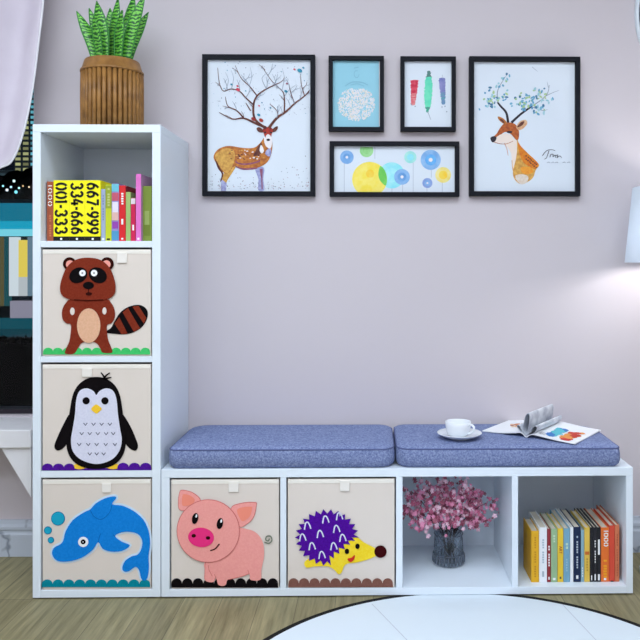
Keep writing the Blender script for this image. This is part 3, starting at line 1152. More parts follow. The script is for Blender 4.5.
def leaf_material():
    m = bpy.data.materials.new('snake_leaf')
    m.use_nodes = True
    nt = m.node_tree
    b = nt.nodes['Principled BSDF']
    tc = nt.nodes.new('ShaderNodeTexCoord')
    wv = nt.nodes.new('ShaderNodeTexWave')
    wv.bands_direction = 'Z'
    wv.inputs['Scale'].default_value = 28
    wv.inputs['Distortion'].default_value = 7
    wv.inputs['Detail'].default_value = 3
    wv.inputs['Detail Scale'].default_value = 2
    nt.links.new(tc.outputs['Object'], wv.inputs['Vector'])
    r = nt.nodes.new('ShaderNodeValToRGB')
    e = r.color_ramp.elements
    e[0].position, e[1].position = .25, .75
    e[0].color = rgb(20, 92, 34)
    e[1].color = rgb(122, 206, 76)
    nt.links.new(wv.outputs['Fac'], r.inputs['Fac'])
    nt.links.new(r.outputs['Color'], b.inputs['Base Color'])
    b.inputs['Roughness'].default_value = .4
    return m


M_leaf = leaf_material()
M_ledge = mat('leaf_edge', (64, 140, 62), .4)
leaves = [  # base px, tip px x, tip px y, width, depth offset
    (96, 76.5, 11, .034, .0), (101, 89, 8, .030, .02), (104, 96.5, 1, .044, -.012), (100, 93, 16, .030, -.03), (110, 110, 8, .034, .035),
    (112, 118, -3, .034, .018), (118, 121.5, 10, .044, -.02), (122, 130, 17, .030, .03), (124, 134, -6, .040, .035), (126, 145, -6, .034, -.01), (128, 148.5, 12, .032, .01)]
for (bpx, tpx, tpy, wd, dy) in leaves:
    y = pc[1] + dy
    wd *= 1.2
    b = P(bpx, 62, y=y * .6 + pc[1] * .4)
    tp = P(tpx, tpy, y=y + dy * .6)
    mb = MB()
    N = 12
    vs, fs = [], []
    for i in range(N + 1):
        f = i / N
        bend = math.sin(f * PI / 2)
        cx = b.x + (tp.x - b.x) * (.35 * f + .65 * f * f)
        cy = b.y + (tp.y - b.y) * f
        czz = b.z + (tp.z - b.z) * f
        wv = wd / 2 * (.62 + .38 * math.sin(min(f * 1.5, 1) * PI / 2)) * (1 - max(0, (f - .45) / .55) ** 2.2) + .0004
        tw = .5 * math.sin(bpx) + dy * 6
        dx, dyy = math.cos(tw), math.sin(tw)
        vx = (-dyy * .006, dx * .006)
        for q, e in ((-1, 0), (-.82, .2), (0, 1), (.82, .2), (1, 0)):
            vs.append((cx + dx * wv * q + vx[0] * e, cy + dyy * wv * q + vx[1] * e, czz))
    for i in range(N):
        for k in range(4):
            a = i * 5 + k
            fs.append((a, a + 1, a + 6, a + 5))
    mb.add(vs, [f for n_, f in enumerate(fs) if n_ % 4 in (1, 2)], M_leaf, True)
    mb.add(vs, [f for n_, f in enumerate(fs) if n_ % 4 in (0, 3)], M_ledge, True)
    lf = mb.build('leaf', pot)
    sm = lf.modifiers.new('thickness', 'SOLIDIFY')
    sm.thickness = .002
    sm.offset = 0

# ------------------------------------------------------------------ glass vase with pink blossom
M_vase = bpy.data.materials.new('grey_glass')
M_vase.use_nodes = True
nt = M_vase.node_tree
nt.nodes.clear()
o_ = nt.nodes.new('ShaderNodeOutputMaterial')
mx_ = nt.nodes.new('ShaderNodeMixShader')
tr_ = nt.nodes.new('ShaderNodeBsdfTransparent')
tr_.inputs[0].default_value = (.86, .89, .92, 1)
gl_ = nt.nodes.new('ShaderNodeBsdfGlossy')
gl_.inputs['Color'].default_value = (.8, .84, .88, 1)
gl_.inputs['Roughness'].default_value = .2
lw_ = nt.nodes.new('ShaderNodeLayerWeight')
lw_.inputs[0].default_value = .22
nt.links.new(lw_.outputs['Facing'], mx_.inputs[0])
nt.links.new(tr_.outputs[0], mx_.inputs[1])
nt.links.new(gl_.outputs[0], mx_.inputs[2])
nt.links.new(mx_.outputs[0], o_.inputs[0])
M_cut = mat('cut_glass', (84, 92, 106), .2, spec=.6)
vb = P(448.5, 563, z=BF)
vx, vy = vb.x, vb.y
vz = BF + .0005
vase = thing('glass_vase', (vx, vy, vz), 'grey cut-glass vase in the open bench cube', 'vase')
vprof = [(0, vz), (.044, vz), (.051, vz + .006), (.052, vz + .02), (.048, vz + .045), (.045, vz + .075), (.047, vz + .105), (.0495, vz + .118), (.047, vz + .118), (.043, vz + .1),
         (.041, vz + .075), (.044, vz + .045), (.047, vz + .02), (.043, vz + .012), (0, vz + .012)]
vo = MB().lathe(vx, vy, vprof, M_vase, 40).build('vase_body', vase)
m = MB()


def vr(z):
    z -= vz
    pts = [(.006, .051), (.02, .052), (.045, .048), (.075, .045), (.105, .047), (.118, .0495)]
    for (z0, r0), (z1, r1) in zip(pts, pts[1:]):
        if z <= z1:
            return r0 + (r1 - r0) * max(0, (z - z0)) / (z1 - z0) + .0004
    return .05


for k in range(6):
    for s in (-1, 1):
        pts = []
        for i in range(9):
            f = i / 8
            a = 2 * PI * (k + .5) / 6 - PI / 2 + s * (f - .5) * .95
            z = vz + .04 + f * .055
            pts.append((vx + vr(z) * math.cos(a), vy + vr(z) * math.sin(a), z))
        m.tube(pts, .0018, M_cut, 6)
for k in range(26):
    a = 2 * PI * k / 26
    m.tube([(vx + vr(vz + zz) * math.cos(a), vy + vr(vz + zz) * math.sin(a), vz + zz) for zz in (.008, .02, .034)], .0028, M_cut, 5)
for zz in (.037, .099):
    m.tube([(vx + vr(vz + zz) * math.cos(2 * PI * k / 32), vy + vr(vz + zz) * math.sin(2 * PI * k / 32), vz + zz) for k in range(32)], .0018, M_cut, 5, True)
m.build('cut_pattern', vo)

M_stem = mat('dark_stem', (58, 44, 36), .7)
PK = [mat('petal_pink', (236, 150, 184), .6), mat('petal_rose', (206, 108, 140), .6), mat('petal_light', (250, 206, 222), .6), mat('petal_mauve', (160, 84, 104), .6)]
rnd = random.Random(11)
mouth = Vector((vx, vy, vz + .112))
targets = [(412, 492), (409, 510), (421, 523), (426, 488), (440, 484), (446, 505), (455, 520), (462, 486), (474, 496), (478, 521), (486, 503), (436, 514), (455, 496), (470, 512)]
for ti, (px, py) in enumerate(targets):
    dy = rnd.uniform(-.05, .06)
    tip = P(px, py, y=vy + dy)
    tip.x = max(d2[1] + .03, min(tip.x, d3[0] - .03))
    tip.z = min(tip.z, BT - .03)
    br_ = thing('blossom_branch', (vx, vy, vz + .013), 'branch of small pink blossoms standing in the grey glass vase', 'flower branch', 'blossom branches in the vase')
    base = Vector((vx + rnd.uniform(-.02, .02), vy + rnd.uniform(-.02, .02), vz + .0125))
    dirm = (tip - mouth)
    mp_ = mouth + Vector((dirm.x * .25, dirm.y * .25, 0))
    if (mp_ - mouth).length > .03:
        mp_ = mouth + (mp_ - mouth).normalized() * .03
    pth = spline([tuple(base), tuple(mp_), tuple(mp_.lerp(tip, .55) + Vector((0, 0, .012))), tuple(tip)], 6, False)
    MB().tube(pth, [.0022 - .0014 * i / (len(pth) - 1) for i in range(len(pth))], M_stem, 6).build('stem', br_)
    mb = MB()
    for k in range(62):
        f = rnd.random()
        c = Vector(pth[-1 - int(rnd.random() ** 1.5 * 8)]) + Vector((rnd.gauss(0, .019), rnd.gauss(0, .019), rnd.gauss(0, .014)))
        c.x = max(d2[1] + .011, min(c.x, d3[0] - .011))
        c.z = min(c.z, BT - .011)
        c.y = max(.012, min(c.y, .32))
        nrm = Vector((rnd.gauss(0, .6), -1 + rnd.gauss(0, .5), rnd.gauss(.3, .5))).normalized()
        u = nrm.orthogonal().normalized()
        v = nrm.cross(u)
        m_ = PK[min(3, int(rnd.random() * 4))]
        R = rnd.uniform(.0055, .0095)
        a0 = rnd.random() * 6
        for q in range(5):
            a = a0 + q * 2 * PI / 5
            d = u * math.cos(a) + v * math.sin(a)
            e = nrm.cross(d)
            vs = [c, c + d * R * .55 + e * R * .36 + nrm * R * .12, c + d * R + e * R * .16 + nrm * R * .25, c + d * R - e * R * .16 + nrm * R * .25, c + d * R * .55 - e * R * .36 + nrm * R * .12]
            mb.add(vs, [(0, 1, 2, 3, 4)], m_)
    mb.build('blossoms', br_, kind='stuff')

# ------------------------------------------------------------------ framed pictures
YF = .355      # picture plane just off the wall
M_mount = mat('print_paper', (222, 230, 240), .6)


def picture(px0, py0, px1, py1, bw, label, paper=None, depth=.024):
    """shadow-box frame hung on the wall; returns thing and the plane of the print"""
    a = P(px0, py0, y=.334)
    b = P(px1, py1, y=.334)
    x0, x1, z0, z1 = a.x, b.x, b.z, a.z
    t = thing('framed_picture', ((x0 + x1) / 2, .36, z0), label, 'picture', 'black framed pictures on the wall')
    y0, y1 = .334, .359
    f = MB()
    f.box(x0, x1, y0, y1, z1 - bw, z1, M_black, .001)
    f.box(x0, x1, y0, y1, z0, z0 + bw, M_black, .001)
    f.box(x0, x0 + bw, y0, y1, z0 + bw, z1 - bw, M_black, .001)
    f.box(x1 - bw, x1, y0, y1, z0 + bw, z1 - bw, M_black, .001)
    f.build('frame', t)
    pr = MB().box(x0 + bw, x1 - bw, .349, .358, z0 + bw, z1 - bw, paper or M_mount).build('print', t)
    return t, pr


PY = .349


class Art:
    """paint laid on a print, one thin layer over another"""

    def __init__(self, ox, oy, s):
        self.sh = Sheet(ox, oy, s, PY)
        self.n = 0
        self.mb = MB()

    def put(self, pts, m, smooth=0):
        if smooth:
            pts = spline(pts, smooth)
        self.n += 1
        self.sh.plate(self.mb, pts, 0.0001 + self.n * .000006, .00003, m)

    def cut(self, name, pr, **k):
        self.mb.build(name, pr, **k)
        self.mb = MB()

    def line(self, pts, m, w0, w1=None, smooth=4):
        self.put(stroke2(spline(pts, smooth, False) if len(pts) > 2 else pts, w0, w1), m)


def wc(name, a, b, s=40):
    return mat('paint_' + name, a, .7, vary=b, vscale=s)


W_or = wc('orange', (206, 132, 60), (164, 92, 50), 90)
W_oc = wc('ochre', (226, 178, 92), (196, 140, 70), 90)
W_brn = wc('brown', (116, 66, 52), (84, 44, 44), 90)
W_red = wc('red', (178, 58, 44), (130, 40, 40), 90)
W_lav = wc('lavender', (180, 184, 220), (140, 140, 190), 90)
W_plum = wc('plum', (128, 66, 96), (160, 100, 120), 90)
W_wht = mat('paint_white', (240, 234, 236), .7)
W_teal = wc('teal', (70, 170, 190), (50, 120, 160), 90)
W_gry = mat('paint_grey', (150, 160, 176), .7)
W_pgry = mat('paint_pale_grey', (186, 194, 208), .7)
W_crim = wc('crimson', (200, 40, 70), (226, 90, 110), 90)
W_ink = mat('paint_ink', (50, 44, 54), .7)

# the stag
t, pr = picture(202, 54, 315, 196, .0165, 'large black framed watercolour of a standing deer with branching antlers')
A = Art(195, 48, 4.923)
rnd = random.Random(3)
for k in range(110):
    u, v = rnd.uniform(70, 570), rnd.uniform(60, 330)
    A.put(ell(u, v, rnd.uniform(1.2, 3), n=6), rnd.choice((W_pgry, W_pgry, W_teal, W_gry)))
for k in range(130):
    u = rnd.uniform(70, 560)
    v = 354 + 340 - abs(rnd.gauss(0, 34)) if u < 420 else 354 + 340 - abs(rnd.gauss(0, 50))
    A.put(ell(u, v, rnd.uniform(1.5, 3.5), rnd.uniform(1.2, 2.4), n=6), rnd.choice((W_gry, W_ink, W_plum, W_gry)))
A.cut('speckles', pr)
Y0 = 354.5


def D(pts):
    return [(a, b + Y0) for a, b in pts]


A.put(D([(112, 205), (146, 245), (134, 285), (128, 350), (152, 350), (156, 305), (182, 262), (204, 222), (190, 190)]), W_oc, 4)
A.put(D([(130, 290), (128, 350), (153, 350), (156, 312)]), W_lav)
A.put(D([(296, 235), (312, 290), (312, 345), (342, 345), (336, 290), (340, 235)]), W_lav, 3)
A.put(D([(318, 240), (326, 290), (328, 340), (334, 340), (332, 290), (334, 240)]), W_plum)
bodyp = [(92, 185), (104, 155), (130, 136), (172, 128), (240, 138), (292, 136), (322, 112), (344, 84), (374, 84), (381, 120), (376, 165), (358, 205), (330, 226), (296, 238), (240, 242), (196, 226), (170, 256), (146, 262), (112, 224)]
A.put(D(bodyp), W_or, 4)
A.put(D([(100, 185), (112, 160), (150, 140), (190, 150), (196, 190), (180, 235), (158, 262), (130, 240)]), W_oc, 4)
A.put(D([(98, 190), (124, 235), (140, 265), (130, 300), (124, 300), (132, 266), (112, 236)]), W_brn, 3)
A.put(D([(200, 226), (240, 238), (300, 234), (300, 242), (240, 246), (205, 234)]), W_plum, 3)
A.put(D([(200, 210), (250, 222), (320, 205), (300, 180), (220, 190)]), W_plum, 3)
A.put(D([(205, 205), (250, 214), (316, 198), (296, 170), (220, 176)]), W_or, 3)
for k in range(40):
    u, v = rnd.uniform(150, 340), rnd.uniform(140, 195)
    A.put(D(ell(u, v, rnd.uniform(3, 7), rnd.uniform(2, 4), n=8)), rnd.choice((W_oc, W_brn, W_brn, W_wht, W_or)))
A.put(D([(288, 178), (300, 150), (324, 112), (332, 140), (320, 170)]), W_brn, 3)
A.put(D([(318, 150), (326, 122), (340, 150), (330, 165)]), W_wht, 3)
A.put(D([(340, 100), (346, 74), (374, 74), (380, 110), (372, 140), (350, 130)]), W_wht, 3)
A.put(D([(345, 165), (362, 140), (376, 150), (368, 180)]), W_lav, 3)
A.put(D([(304, 40), (318, 36), (338, 50), (342, 60), (322, 62), (308, 54)]), W_brn, 3)
A.put(D([(408, 32), (396, 34), (380, 48), (378, 60), (394, 58), (406, 46)]), W_brn, 3)
A.put(D([(334, 48), (346, 36), (372, 36), (384, 50), (378, 70), (372, 88), (348, 88), (340, 70)]), W_red, 3)
A.put(D([(348, 82), (360, 70), (374, 82), (372, 104), (362, 112), (350, 104)]), W_wht, 3)
A.put(D(ell(361, 98, 9, 6)), W_ink)
A.put(D(ell(346, 62, 5, 4)), W_ink)
A.put(D(ell(374, 62, 5, 4)), W_ink)
A.cut('deer', pr)
for pts, a, b in (
    ([(350, 392), (300, 372), (240, 346), (185, 350), (120, 318)], 13, 3), ([(238, 342), (205, 308), (162, 286), (150, 240)], 8, 2),
    ([(350, 396), (296, 352), (288, 285), (306, 236), (352, 202), (412, 174)], 13, 4), ([(290, 282), (250, 245), (220, 214), (178, 202), (140, 212), (120, 170), (112, 98)], 7, 2),
    ([(306, 236), (268, 188), (228, 150), (198, 86)], 6, 1.5), ([(364, 394), (402, 346), (450, 312), (490, 274), (540, 236), (564, 208)], 14, 3),
    ([(490, 274), (472, 222), (462, 178)], 6, 2), ([(440, 314), (440, 242), (428, 210), (380, 165), (328, 88)], 7, 1.5), ([(540, 236), (524, 182), (520, 130)], 5, 1.5),
    ([(408, 344), (404, 310), (368, 275)], 6, 2), ([(275, 310), (256, 280), (250, 270)], 6, 2), ([(352, 202), (330, 150), (360, 120)], 3, 1), ([(404, 312), (412, 280)], 4, 1.5),
    ([(150, 210), (165, 160), (150, 120)], 3, 1), ([(440, 242), (460, 210), (500, 180)], 3, 1), ([(180, 202), (190, 150), (178, 110)], 2.5, 1), ([(268, 188), (280, 140), (272, 96)], 2.5, 1), ([(428, 210), (440, 150), (430, 100)], 2.5, 1)):
    A.line(pts, W_brn if a > 4 else W_gry, a, b)
for u, v, an, ln in ((185, 350, 2.6, 40), (205, 308, 2.0, 50), (175, 295, 2.9, 40), (250, 245, 1.2, 60), (220, 214, 1.8, 60), (160, 206, 1.9, 60), (130, 195, 2.4, 40), (268, 188, 2.2, 70), (240, 165, .9, 50), (215, 125, 2.4, 40),
                     (352, 202, 1.6, 60), (385, 184, 1.2, 60), (412, 174, .8, 40), (402, 346, 1.5, 60), (430, 326, 1.9, 50), (470, 292, 2.0, 50), (490, 274, 2.1, 60), (515, 255, 1.5, 60), (472, 222, .9, 50), (466, 195, 2.0, 50),
                     (430, 210, 2.5, 50), (400, 186, 1.9, 60), (360, 135, 1.2, 60), (345, 110, 2.4, 40), (440, 260, 2.3, 40), (540, 236, .9, 40), (530, 200, 1.0, 40), (300, 255, 1.0, 50), (288, 300, 2.2, 40), (240, 346, 1.9, 36)):
    e = (u + ln * math.cos(an), v - ln * math.sin(an))
    A.line([(u, v), ((u + e[0]) / 2 + 5, (v + e[1]) / 2 + 2), e], W_brn if ln < 45 else W_gry, 3.6, 1.2)
    A.line([((u + e[0]) / 2 + 5, (v + e[1]) / 2 + 2), (e[0] + 10, e[1] + 16), (e[0] + 18, e[1] + 4)], W_gry, 2.4, 1)
A.cut('antlers', pr)
for u, v, r, m_ in ((212, 206, 11, W_crim), (210, 188, 6, W_crim), (180, 180, 6, W_teal), (516, 112, 13, W_teal), (490, 106, 6, W_crim), (534, 98, 6, W_teal), (448, 214, 9, W_teal), (453, 176, 6, W_plum),
                    (314, 330, 9, W_teal), (326, 356, 12, W_red), (316, 285, 5, W_crim), (372, 295, 5, W_teal), (250, 212, 4, W_teal), (330, 270, 4, W_teal), (288, 350, 12, W_red)):
    A.put(ell(u, v, r, r * .7, n=10, tilt=.5), m_)
A.cut('birds', pr)

# aqua picture with a round cluster of white dots
t, pr = picture(328.5, 55.5, 384, 131, .0145, 'small black framed aqua picture with a round white dot cluster', mat('aqua_paper', (150, 206, 224), .6))
A = Art(325, 50, 7.44)
W_pale = mat('paint_pale_aqua', (176, 216, 228), .7)
A.put([(402, 82), (415, 82), (415, 570), (402, 566)], W_wht)  # lit inner edge of the mat, painted as a white strip
for k in range(900):
    a, r = rnd.random() * 2 * PI, 138 * math.sqrt(rnd.random())
    u, v = 233 + r * math.cos(a), 402 + r * math.sin(a) * .9
    if v > 288:
        A.n -= k % 4 > 0
        A.put(ell(u, v, rnd.uniform(3, 7), n=7), rnd.choice((W_wht, W_wht, mat('paint_frost', (214, 228, 240), .7), mat('paint_cream', (232, 226, 214), .7))))
A.cut('dots_and_lit_edge', pr)
W_aqd = mat('paint_aqua_line', (132, 186, 206), .7)
A.line([(150, 270), (200, 240), (270, 240), (320, 262)], W_aqd, 5)
A.line([(190, 262), (240, 252), (290, 270)], W_aqd, 4)
A.line(ell(235, 180, 18, 26)[:-4], W_aqd, 4)
A.line([(215, 135), (250, 128)], W_aqd, 5)
A.cut('line_drawing', pr)

# three feathers
t, pr = picture(400.5, 56, 456, 131, .0145, 'small black framed picture of red, green and blue feathers')
A = Art(395, 50, 7.45)
for u0, u1, v0, v1, cols in ((112, 170, 228, 405, (W_crim, wc('blush', (226, 110, 120), (232, 160, 160)))), (218, 278, 160, 458, (wc('mint', (92, 214, 180), (120, 228, 190)), wc('emerald', (60, 180, 150), (90, 150, 140)))),
                             (332, 380, 212, 400, (wc('iris', (120, 124, 184), (150, 150, 200)), wc('sea', (90, 170, 170), (120, 140, 190))))):
    um = (u0 + u1) / 2
    n = 54
    lean = {112: -12, 218: -10, 332: 10}[u0]
    for k in range(n):
        f = k / (n - 1)
        v = v0 + (v1 - v0) * f
        hw = (u1 - u0) / 2 * (math.sin(PI * (.12 + .83 * f)) ** .5 if u0 == 218 else 1.05 - .5 * f) * rnd.uniform(.84, 1.1)
        if u0 == 218 and (f < .12 or f > .93):
            hw *= .7
        uu = um + lean * (f - .5) * (1 if u0 != 332 else 1) + rnd.uniform(-3, 3)
        if u0 == 218:
            c = mat('paint_slate_green', (90, 130, 124), .7) if f < .14 else (cols[0] if f < .9 else cols[1])
        else:
            c = cols[0] if f + rnd.uniform(-.25, .25) < .62 else cols[1]
        A.put([(uu - hw, v - 1), (uu, v - 6), (uu + hw, v - 3), (uu + hw * .9, v + 4), (uu, v + 8), (uu - hw * .95, v + 6)], c)
    if u0 == 218:
        A.line([(240, 455), (252, 480), (266, 520)], W_gry, 5, 3)
    A.cut('feather', pr, label={112: 'red feather', 218: 'mint green feather', 332: 'blue-violet feather'}[u0])
A.line([(352, 185), (356, 212)], W_pgry, 4)
for u, v in ((122, 406), (150, 420), (350, 425), (372, 420), (385, 460)):
    A.put(ell(u, v, 5, n=8), W_gry)
A.cut('ink_specks', pr)

# wide picture with discs
t, pr = picture(329.5, 141, 459.5, 196.5, .0155, 'wide black framed picture of colourful round flowers on thin stems')
A = Art(325, 136, 4.571)
c_bl, c_bl2 = wc('sky', (150, 192, 234), (124, 172, 226)), wc('deep_sky', (96, 148, 212), (120, 172, 226))
c_gr, c_ye, c_or2 = wc('leaf', (150, 214, 140), (170, 224, 160)), wc('lemon', (250, 226, 80), (252, 234, 120)), wc('amber', (252, 206, 60), (250, 220, 90))
c_cy, c_ln = wc('ice', (140, 226, 238), (166, 234, 240)), wc('lime', (130, 214, 100), (110, 200, 90))
for u, v0, v1 in ((88, 110, 258), (228, 48, 105), (403, 110, 258), (486, 150, 190), (536, 200, 258), (306, 235, 258), (355, 220, 258), (466, 235, 258)):
    A.line([(u, v0), (u, v1)], W_pgry, 2.5)

A.cut('flower_stems', pr)


def disc(u, v, r, ca, cb, cm=None, clip=None):
    pts = ell(u, v, r, n=36)
    if clip:
        pts = [(a, max(clip[0], min(b, clip[1]))) for a, b in pts]
    A.put(pts, ca)
    pts = ell(u, v, r * .55, n=28)
    if clip:
        pts = [(a, max(clip[0], min(b, clip[1]))) for a, b in pts]
    A.put(pts, cb)
    if cm:
        A.put(ell(u, v, r * .2, n=14), cm)
    A.cut('round_flower', pr)


CL = (50, 258)
disc(305, 180, 60, c_cy, wc('ice2', (150, 230, 240), (176, 238, 244)))
disc(204, 198, 80, c_ye, c_ye, None, CL)
disc(206, 172, 34, c_ye, c_or2)
lens = [(254, 137), (270, 152), (281, 178), (283, 205), (278, 226), (266, 220), (250, 200), (244, 176), (247, 152)]
A.put(lens, c_ln, 3)
A.cut('overlap', pr)
disc(100, 97, 31, c_bl, c_bl2, W_wht)
disc(190, 66, 31, c_gr, wc('leaf2', (136, 206, 120), (160, 220, 150)), None, CL)
disc(352, 187, 36, c_bl, c_bl2, W_wht)
disc(390, 97, 28, wc('mintice', (150, 224, 220), (180, 234, 228)), c_cy)
disc(483, 109, 46, c_bl, wc('azure', (84, 160, 234), (112, 182, 238)), W_wht)
disc(540, 178, 36, wc('sand', (242, 220, 120), (246, 232, 160)), c_or2)
disc(468, 215, 23, wc('peri', (150, 172, 222), (130, 156, 216)), c_bl, W_wht)

# the deer bust
t, pr = picture(469.5, 56, 580.5, 196, .0165, 'large black framed watercolour of a deer head and neck with leafy antlers')
A = Art(465, 50, 4.267)
W_chk = mat('paint_cheek', (240, 224, 214), .7)
A.put([(168, 392), (200, 384), (222, 378), (226, 420), (222, 470), (208, 520), (200, 500), (196, 440)], W_chk, 3)
A.put([(222, 380), (234, 405), (268, 440), (300, 470), (316, 492), (302, 512), (290, 545), (262, 566), (236, 572), (212, 552), (204, 520), (216, 470), (222, 425)], W_oc, 4)
A.put([(226, 395), (240, 412), (268, 442), (300, 470), (314, 490), (300, 508), (280, 500), (250, 480), (232, 440)], wc('flame', (226, 138, 40), (212, 110, 40), 90), 4)
A.put([(240, 500), (280, 500), (292, 520), (270, 530), (244, 524)], wc('flame2', (240, 170, 60), (230, 140, 50), 90), 3)
A.put([(212, 540), (240, 530), (270, 540), (262, 566), (236, 572)], wc('buff', (220, 200, 180), (230, 220, 210), 90), 3)
A.line([(168, 398), (178, 420), (184, 450)], wc('sienna', (206, 140, 104), (220, 170, 140)), 4, 2)
for k in range(14):
    A.put(ell(262 + k % 7 * 7 + rnd.uniform(-2, 2), 452 + (k % 7) * 6 + (k // 7) * 14, 4, 3, n=8), W_brn)
A.put([(148, 335), (170, 312), (206, 312), (228, 335), (230, 372), (220, 385), (196, 360), (170, 350), (142, 372), (118, 388), (110, 380), (134, 358)], wc('fawn', (196, 104, 50), (156, 76, 44), 90), 3)
A.put([(124, 385), (148, 362), (180, 356), (206, 372), (200, 392), (170, 396), (140, 396)], W_chk, 3)
A.line([(120, 392), (150, 400), (178, 400), (206, 388)], W_or, 3, 2)
A.line([(200, 470), (204, 510), (216, 545)], W_oc, 3, 2)
A.put([(108, 376), (120, 368), (134, 372), (130, 388), (116, 394)], W_ink, 3)
A.put(ell(190, 350, 12, 5), W_ink)
A.put([(170, 318), (146, 300), (140, 284), (160, 290), (178, 308)], W_or, 3)
A.put([(168, 314), (152, 300), (148, 292), (162, 298)], W_brn, 3)
A.put([(218, 332), (232, 306), (258, 298), (266, 312), (254, 330), (234, 342)], wc('ear', (228, 190, 150), (206, 150, 110), 90), 3)
A.put([(222, 330), (236, 310), (254, 304), (244, 322)], W_brn, 3)
A.cut('deer', pr)
for pts, a, b in (([(184, 310), (176, 268), (152, 240), (138, 222)], 11, 7), ([(140, 224), (138, 180), (156, 140), (184, 98)], 5, 1.5), ([(198, 310), (240, 272), (286, 240)], 11, 7),
                  ([(286, 240), (346, 195), (360, 150)], 5, 2), ([(346, 195), (380, 180), (402, 172)], 3, 1), ([(290, 245), (330, 258), (352, 254)], 4, 1.5), ([(286, 72), (310, 92)], 2, 1), ([(356, 160), (350, 136)], 3, 1)):
    A.line(pts, W_ink if a > 6 else W_gry, a, b)
A.cut('antlers', pr)
lf_c = (wc('leaf_blue', (120, 180, 206), (90, 150, 190)), wc('leaf_pale', (170, 210, 220), (150, 200, 210)), wc('leaf_green', (160, 196, 150), (190, 210, 150)), wc('leaf_deep', (60, 110, 150), (90, 140, 170)))
for (u, v, su, sv, n) in ((130, 210, 32, 24, 46), (250, 215, 24, 18, 36), (310, 250, 22, 14, 24), (320, 195, 24, 16, 22), (170, 130, 14, 16, 10)):
    for k in range(n):
        A.put(ell(rnd.gauss(u, su), rnd.gauss(v, sv), rnd.uniform(4.5, 9), rnd.uniform(3, 5.5), n=8, tilt=rnd.random() * 3), rnd.choice(lf_c[:3] + lf_c[:2] + lf_c))
A.cut('leaves', pr)
sg = [[(330, 452), (338, 440), (352, 428), (372, 426), (384, 430)], [(358, 430), (352, 448), (346, 462), (338, 466)], [(362, 458), (366, 446), (376, 446), (374, 458), (384, 448), (386, 460)], [(384, 452), (396, 448), (392, 460), (404, 452), (412, 460)]]
for s_ in sg:
    A.line(s_, W_ink, 3, 2)
for u in (350, 368, 384, 416, 436):
    A.line([(u, 481), (u + 8, 478), (u + 12, 482)], W_gry, 2.5)
A.cut('signature', pr)

# ------------------------------------------------------------------ round rug
RC, RR = (1.2855, -.632), .66
M_rug = mat('white_rug_pile', (218, 228, 236), .9, bump=.1, bscale=300, spec=.1)
M_rim = mat('black_rug_binding', (14, 14, 16), .9)
rug = thing('round_rug', (RC[0], RC[1], 0), 'round white rug with black edge on the wooden floor', 'rug')
ro = MB().lathe(RC[0], RC[1], [(0, 0.0004), (RR - .016, .0004), (RR - .016, .0028), (0, .0028)], M_rug, 128, smooth=False).build('rug_field', rug)
MB().lathe(RC[0], RC[1], [(RR - .016, .0003), (RR, .0003), (RR, .003), (RR - .016, .003)], M_rim, 128, smooth=False).build('binding', rug, label='black edge')
m = MB()
for (a, b) in (((372, 604), (407, 640)), ((562, 604), (596, 640))):  # two thin grey lines across the rug
    p, q = P(*a, z=.003), P(*b, z=.003)
    q = p + (q - p) * 1.6
    n_ = Vector((-(q - p).y, (q - p).x, 0)).normalized() * .0011
    m.add([(v.x, v.y, .0030) for v in (p - n_, q - n_, q + n_, p + n_)], [(0, 1, 2, 3)], mat('rug_line', (186, 192, 204), .9))
m.build('grey_lines', ro)

# ------------------------------------------------------------------ curtain
M_cur = mat('pale_curtain', (212, 203, 216), .7, bump=.05, bscale=600, vary=(218, 210, 222), vscale=8)
M_cedge = mat('white_trim', (240, 240, 246), .6)
lead = spline([(-.045, 2.32), (-.058, 2.1), (-.0708, 1.9036), (-.088, 1.75), (-.1074, 1.601), (-.137, 1.46), (-.174, 1.366), (-.2173, 1.339), (-.33, 1.29), (-.52, 1.27)], 6, False)
nl = len(lead)
left = [(-1.15 + .5 * (i / (nl - 1)) ** 1.6, 2.32 - .95 * (i / (nl - 1)) ** .9) for i in range(nl)]
cur = thing('curtain', (-.6, .27, 1.27), 'pale lavender curtain with white edge, swept aside at the window', 'curtain')
vs, fs = [], []
NU = 60
for i in range(nl):
    t_ = i / (nl - 1)
    for k in range(NU + 1):
        u = k / NU
        x = left[i][0] + (lead[i][0] - left[i][0]) * u
        z = left[i][1] + (lead[i][1] - left[i][1]) * u - .06 * math.sin(PI * u) * t_
        y = .262 + .040 * math.sin(u * 2 * PI * 5.5 + .8 + 1.4 * t_) * (1 - .35 * t_) * (1 - .5 * u ** 6)
        vs.append((x, y, z))
for i in range(nl - 1):
    for k in range(NU):
        a = i * (NU + 1) + k
        fs.append((a, a + 1, a + NU + 2, a + NU + 1))
cb = MB().add(vs, fs, M_cur, True).build('drape', cur)
sd = cb.modifiers.new('thickness', 'SOLIDIFY')
sd.thickness = .002
MB().tube([vs[i * (NU + 1) + NU] for i in range(nl)], .0035, M_cedge, 6).build('edge_trim', cb)
MB().tube([(-1.28, .27, 2.34), (.03, .27, 2.34)], .012, mat('rod_metal', (190, 190, 196), .3, metal=1), 12).build('rod', cur)
m = MB()
for x in (-1.2, -.02):
    m.box(x - .01, x + .01, .27, .36, 2.335, 2.345, MATS['rod_metal'])
m.build('rod_bracket', cur)
tp = [(-.53, .24, 1.38), (-.60, .225, 1.30), (-.66, .25, 1.33), (-.68, .30, 1.40), (-.69, .359, 1.44)]
MB().tube(spline(tp, 5, False), .015, M_cedge, 8).build('tieback', cur)

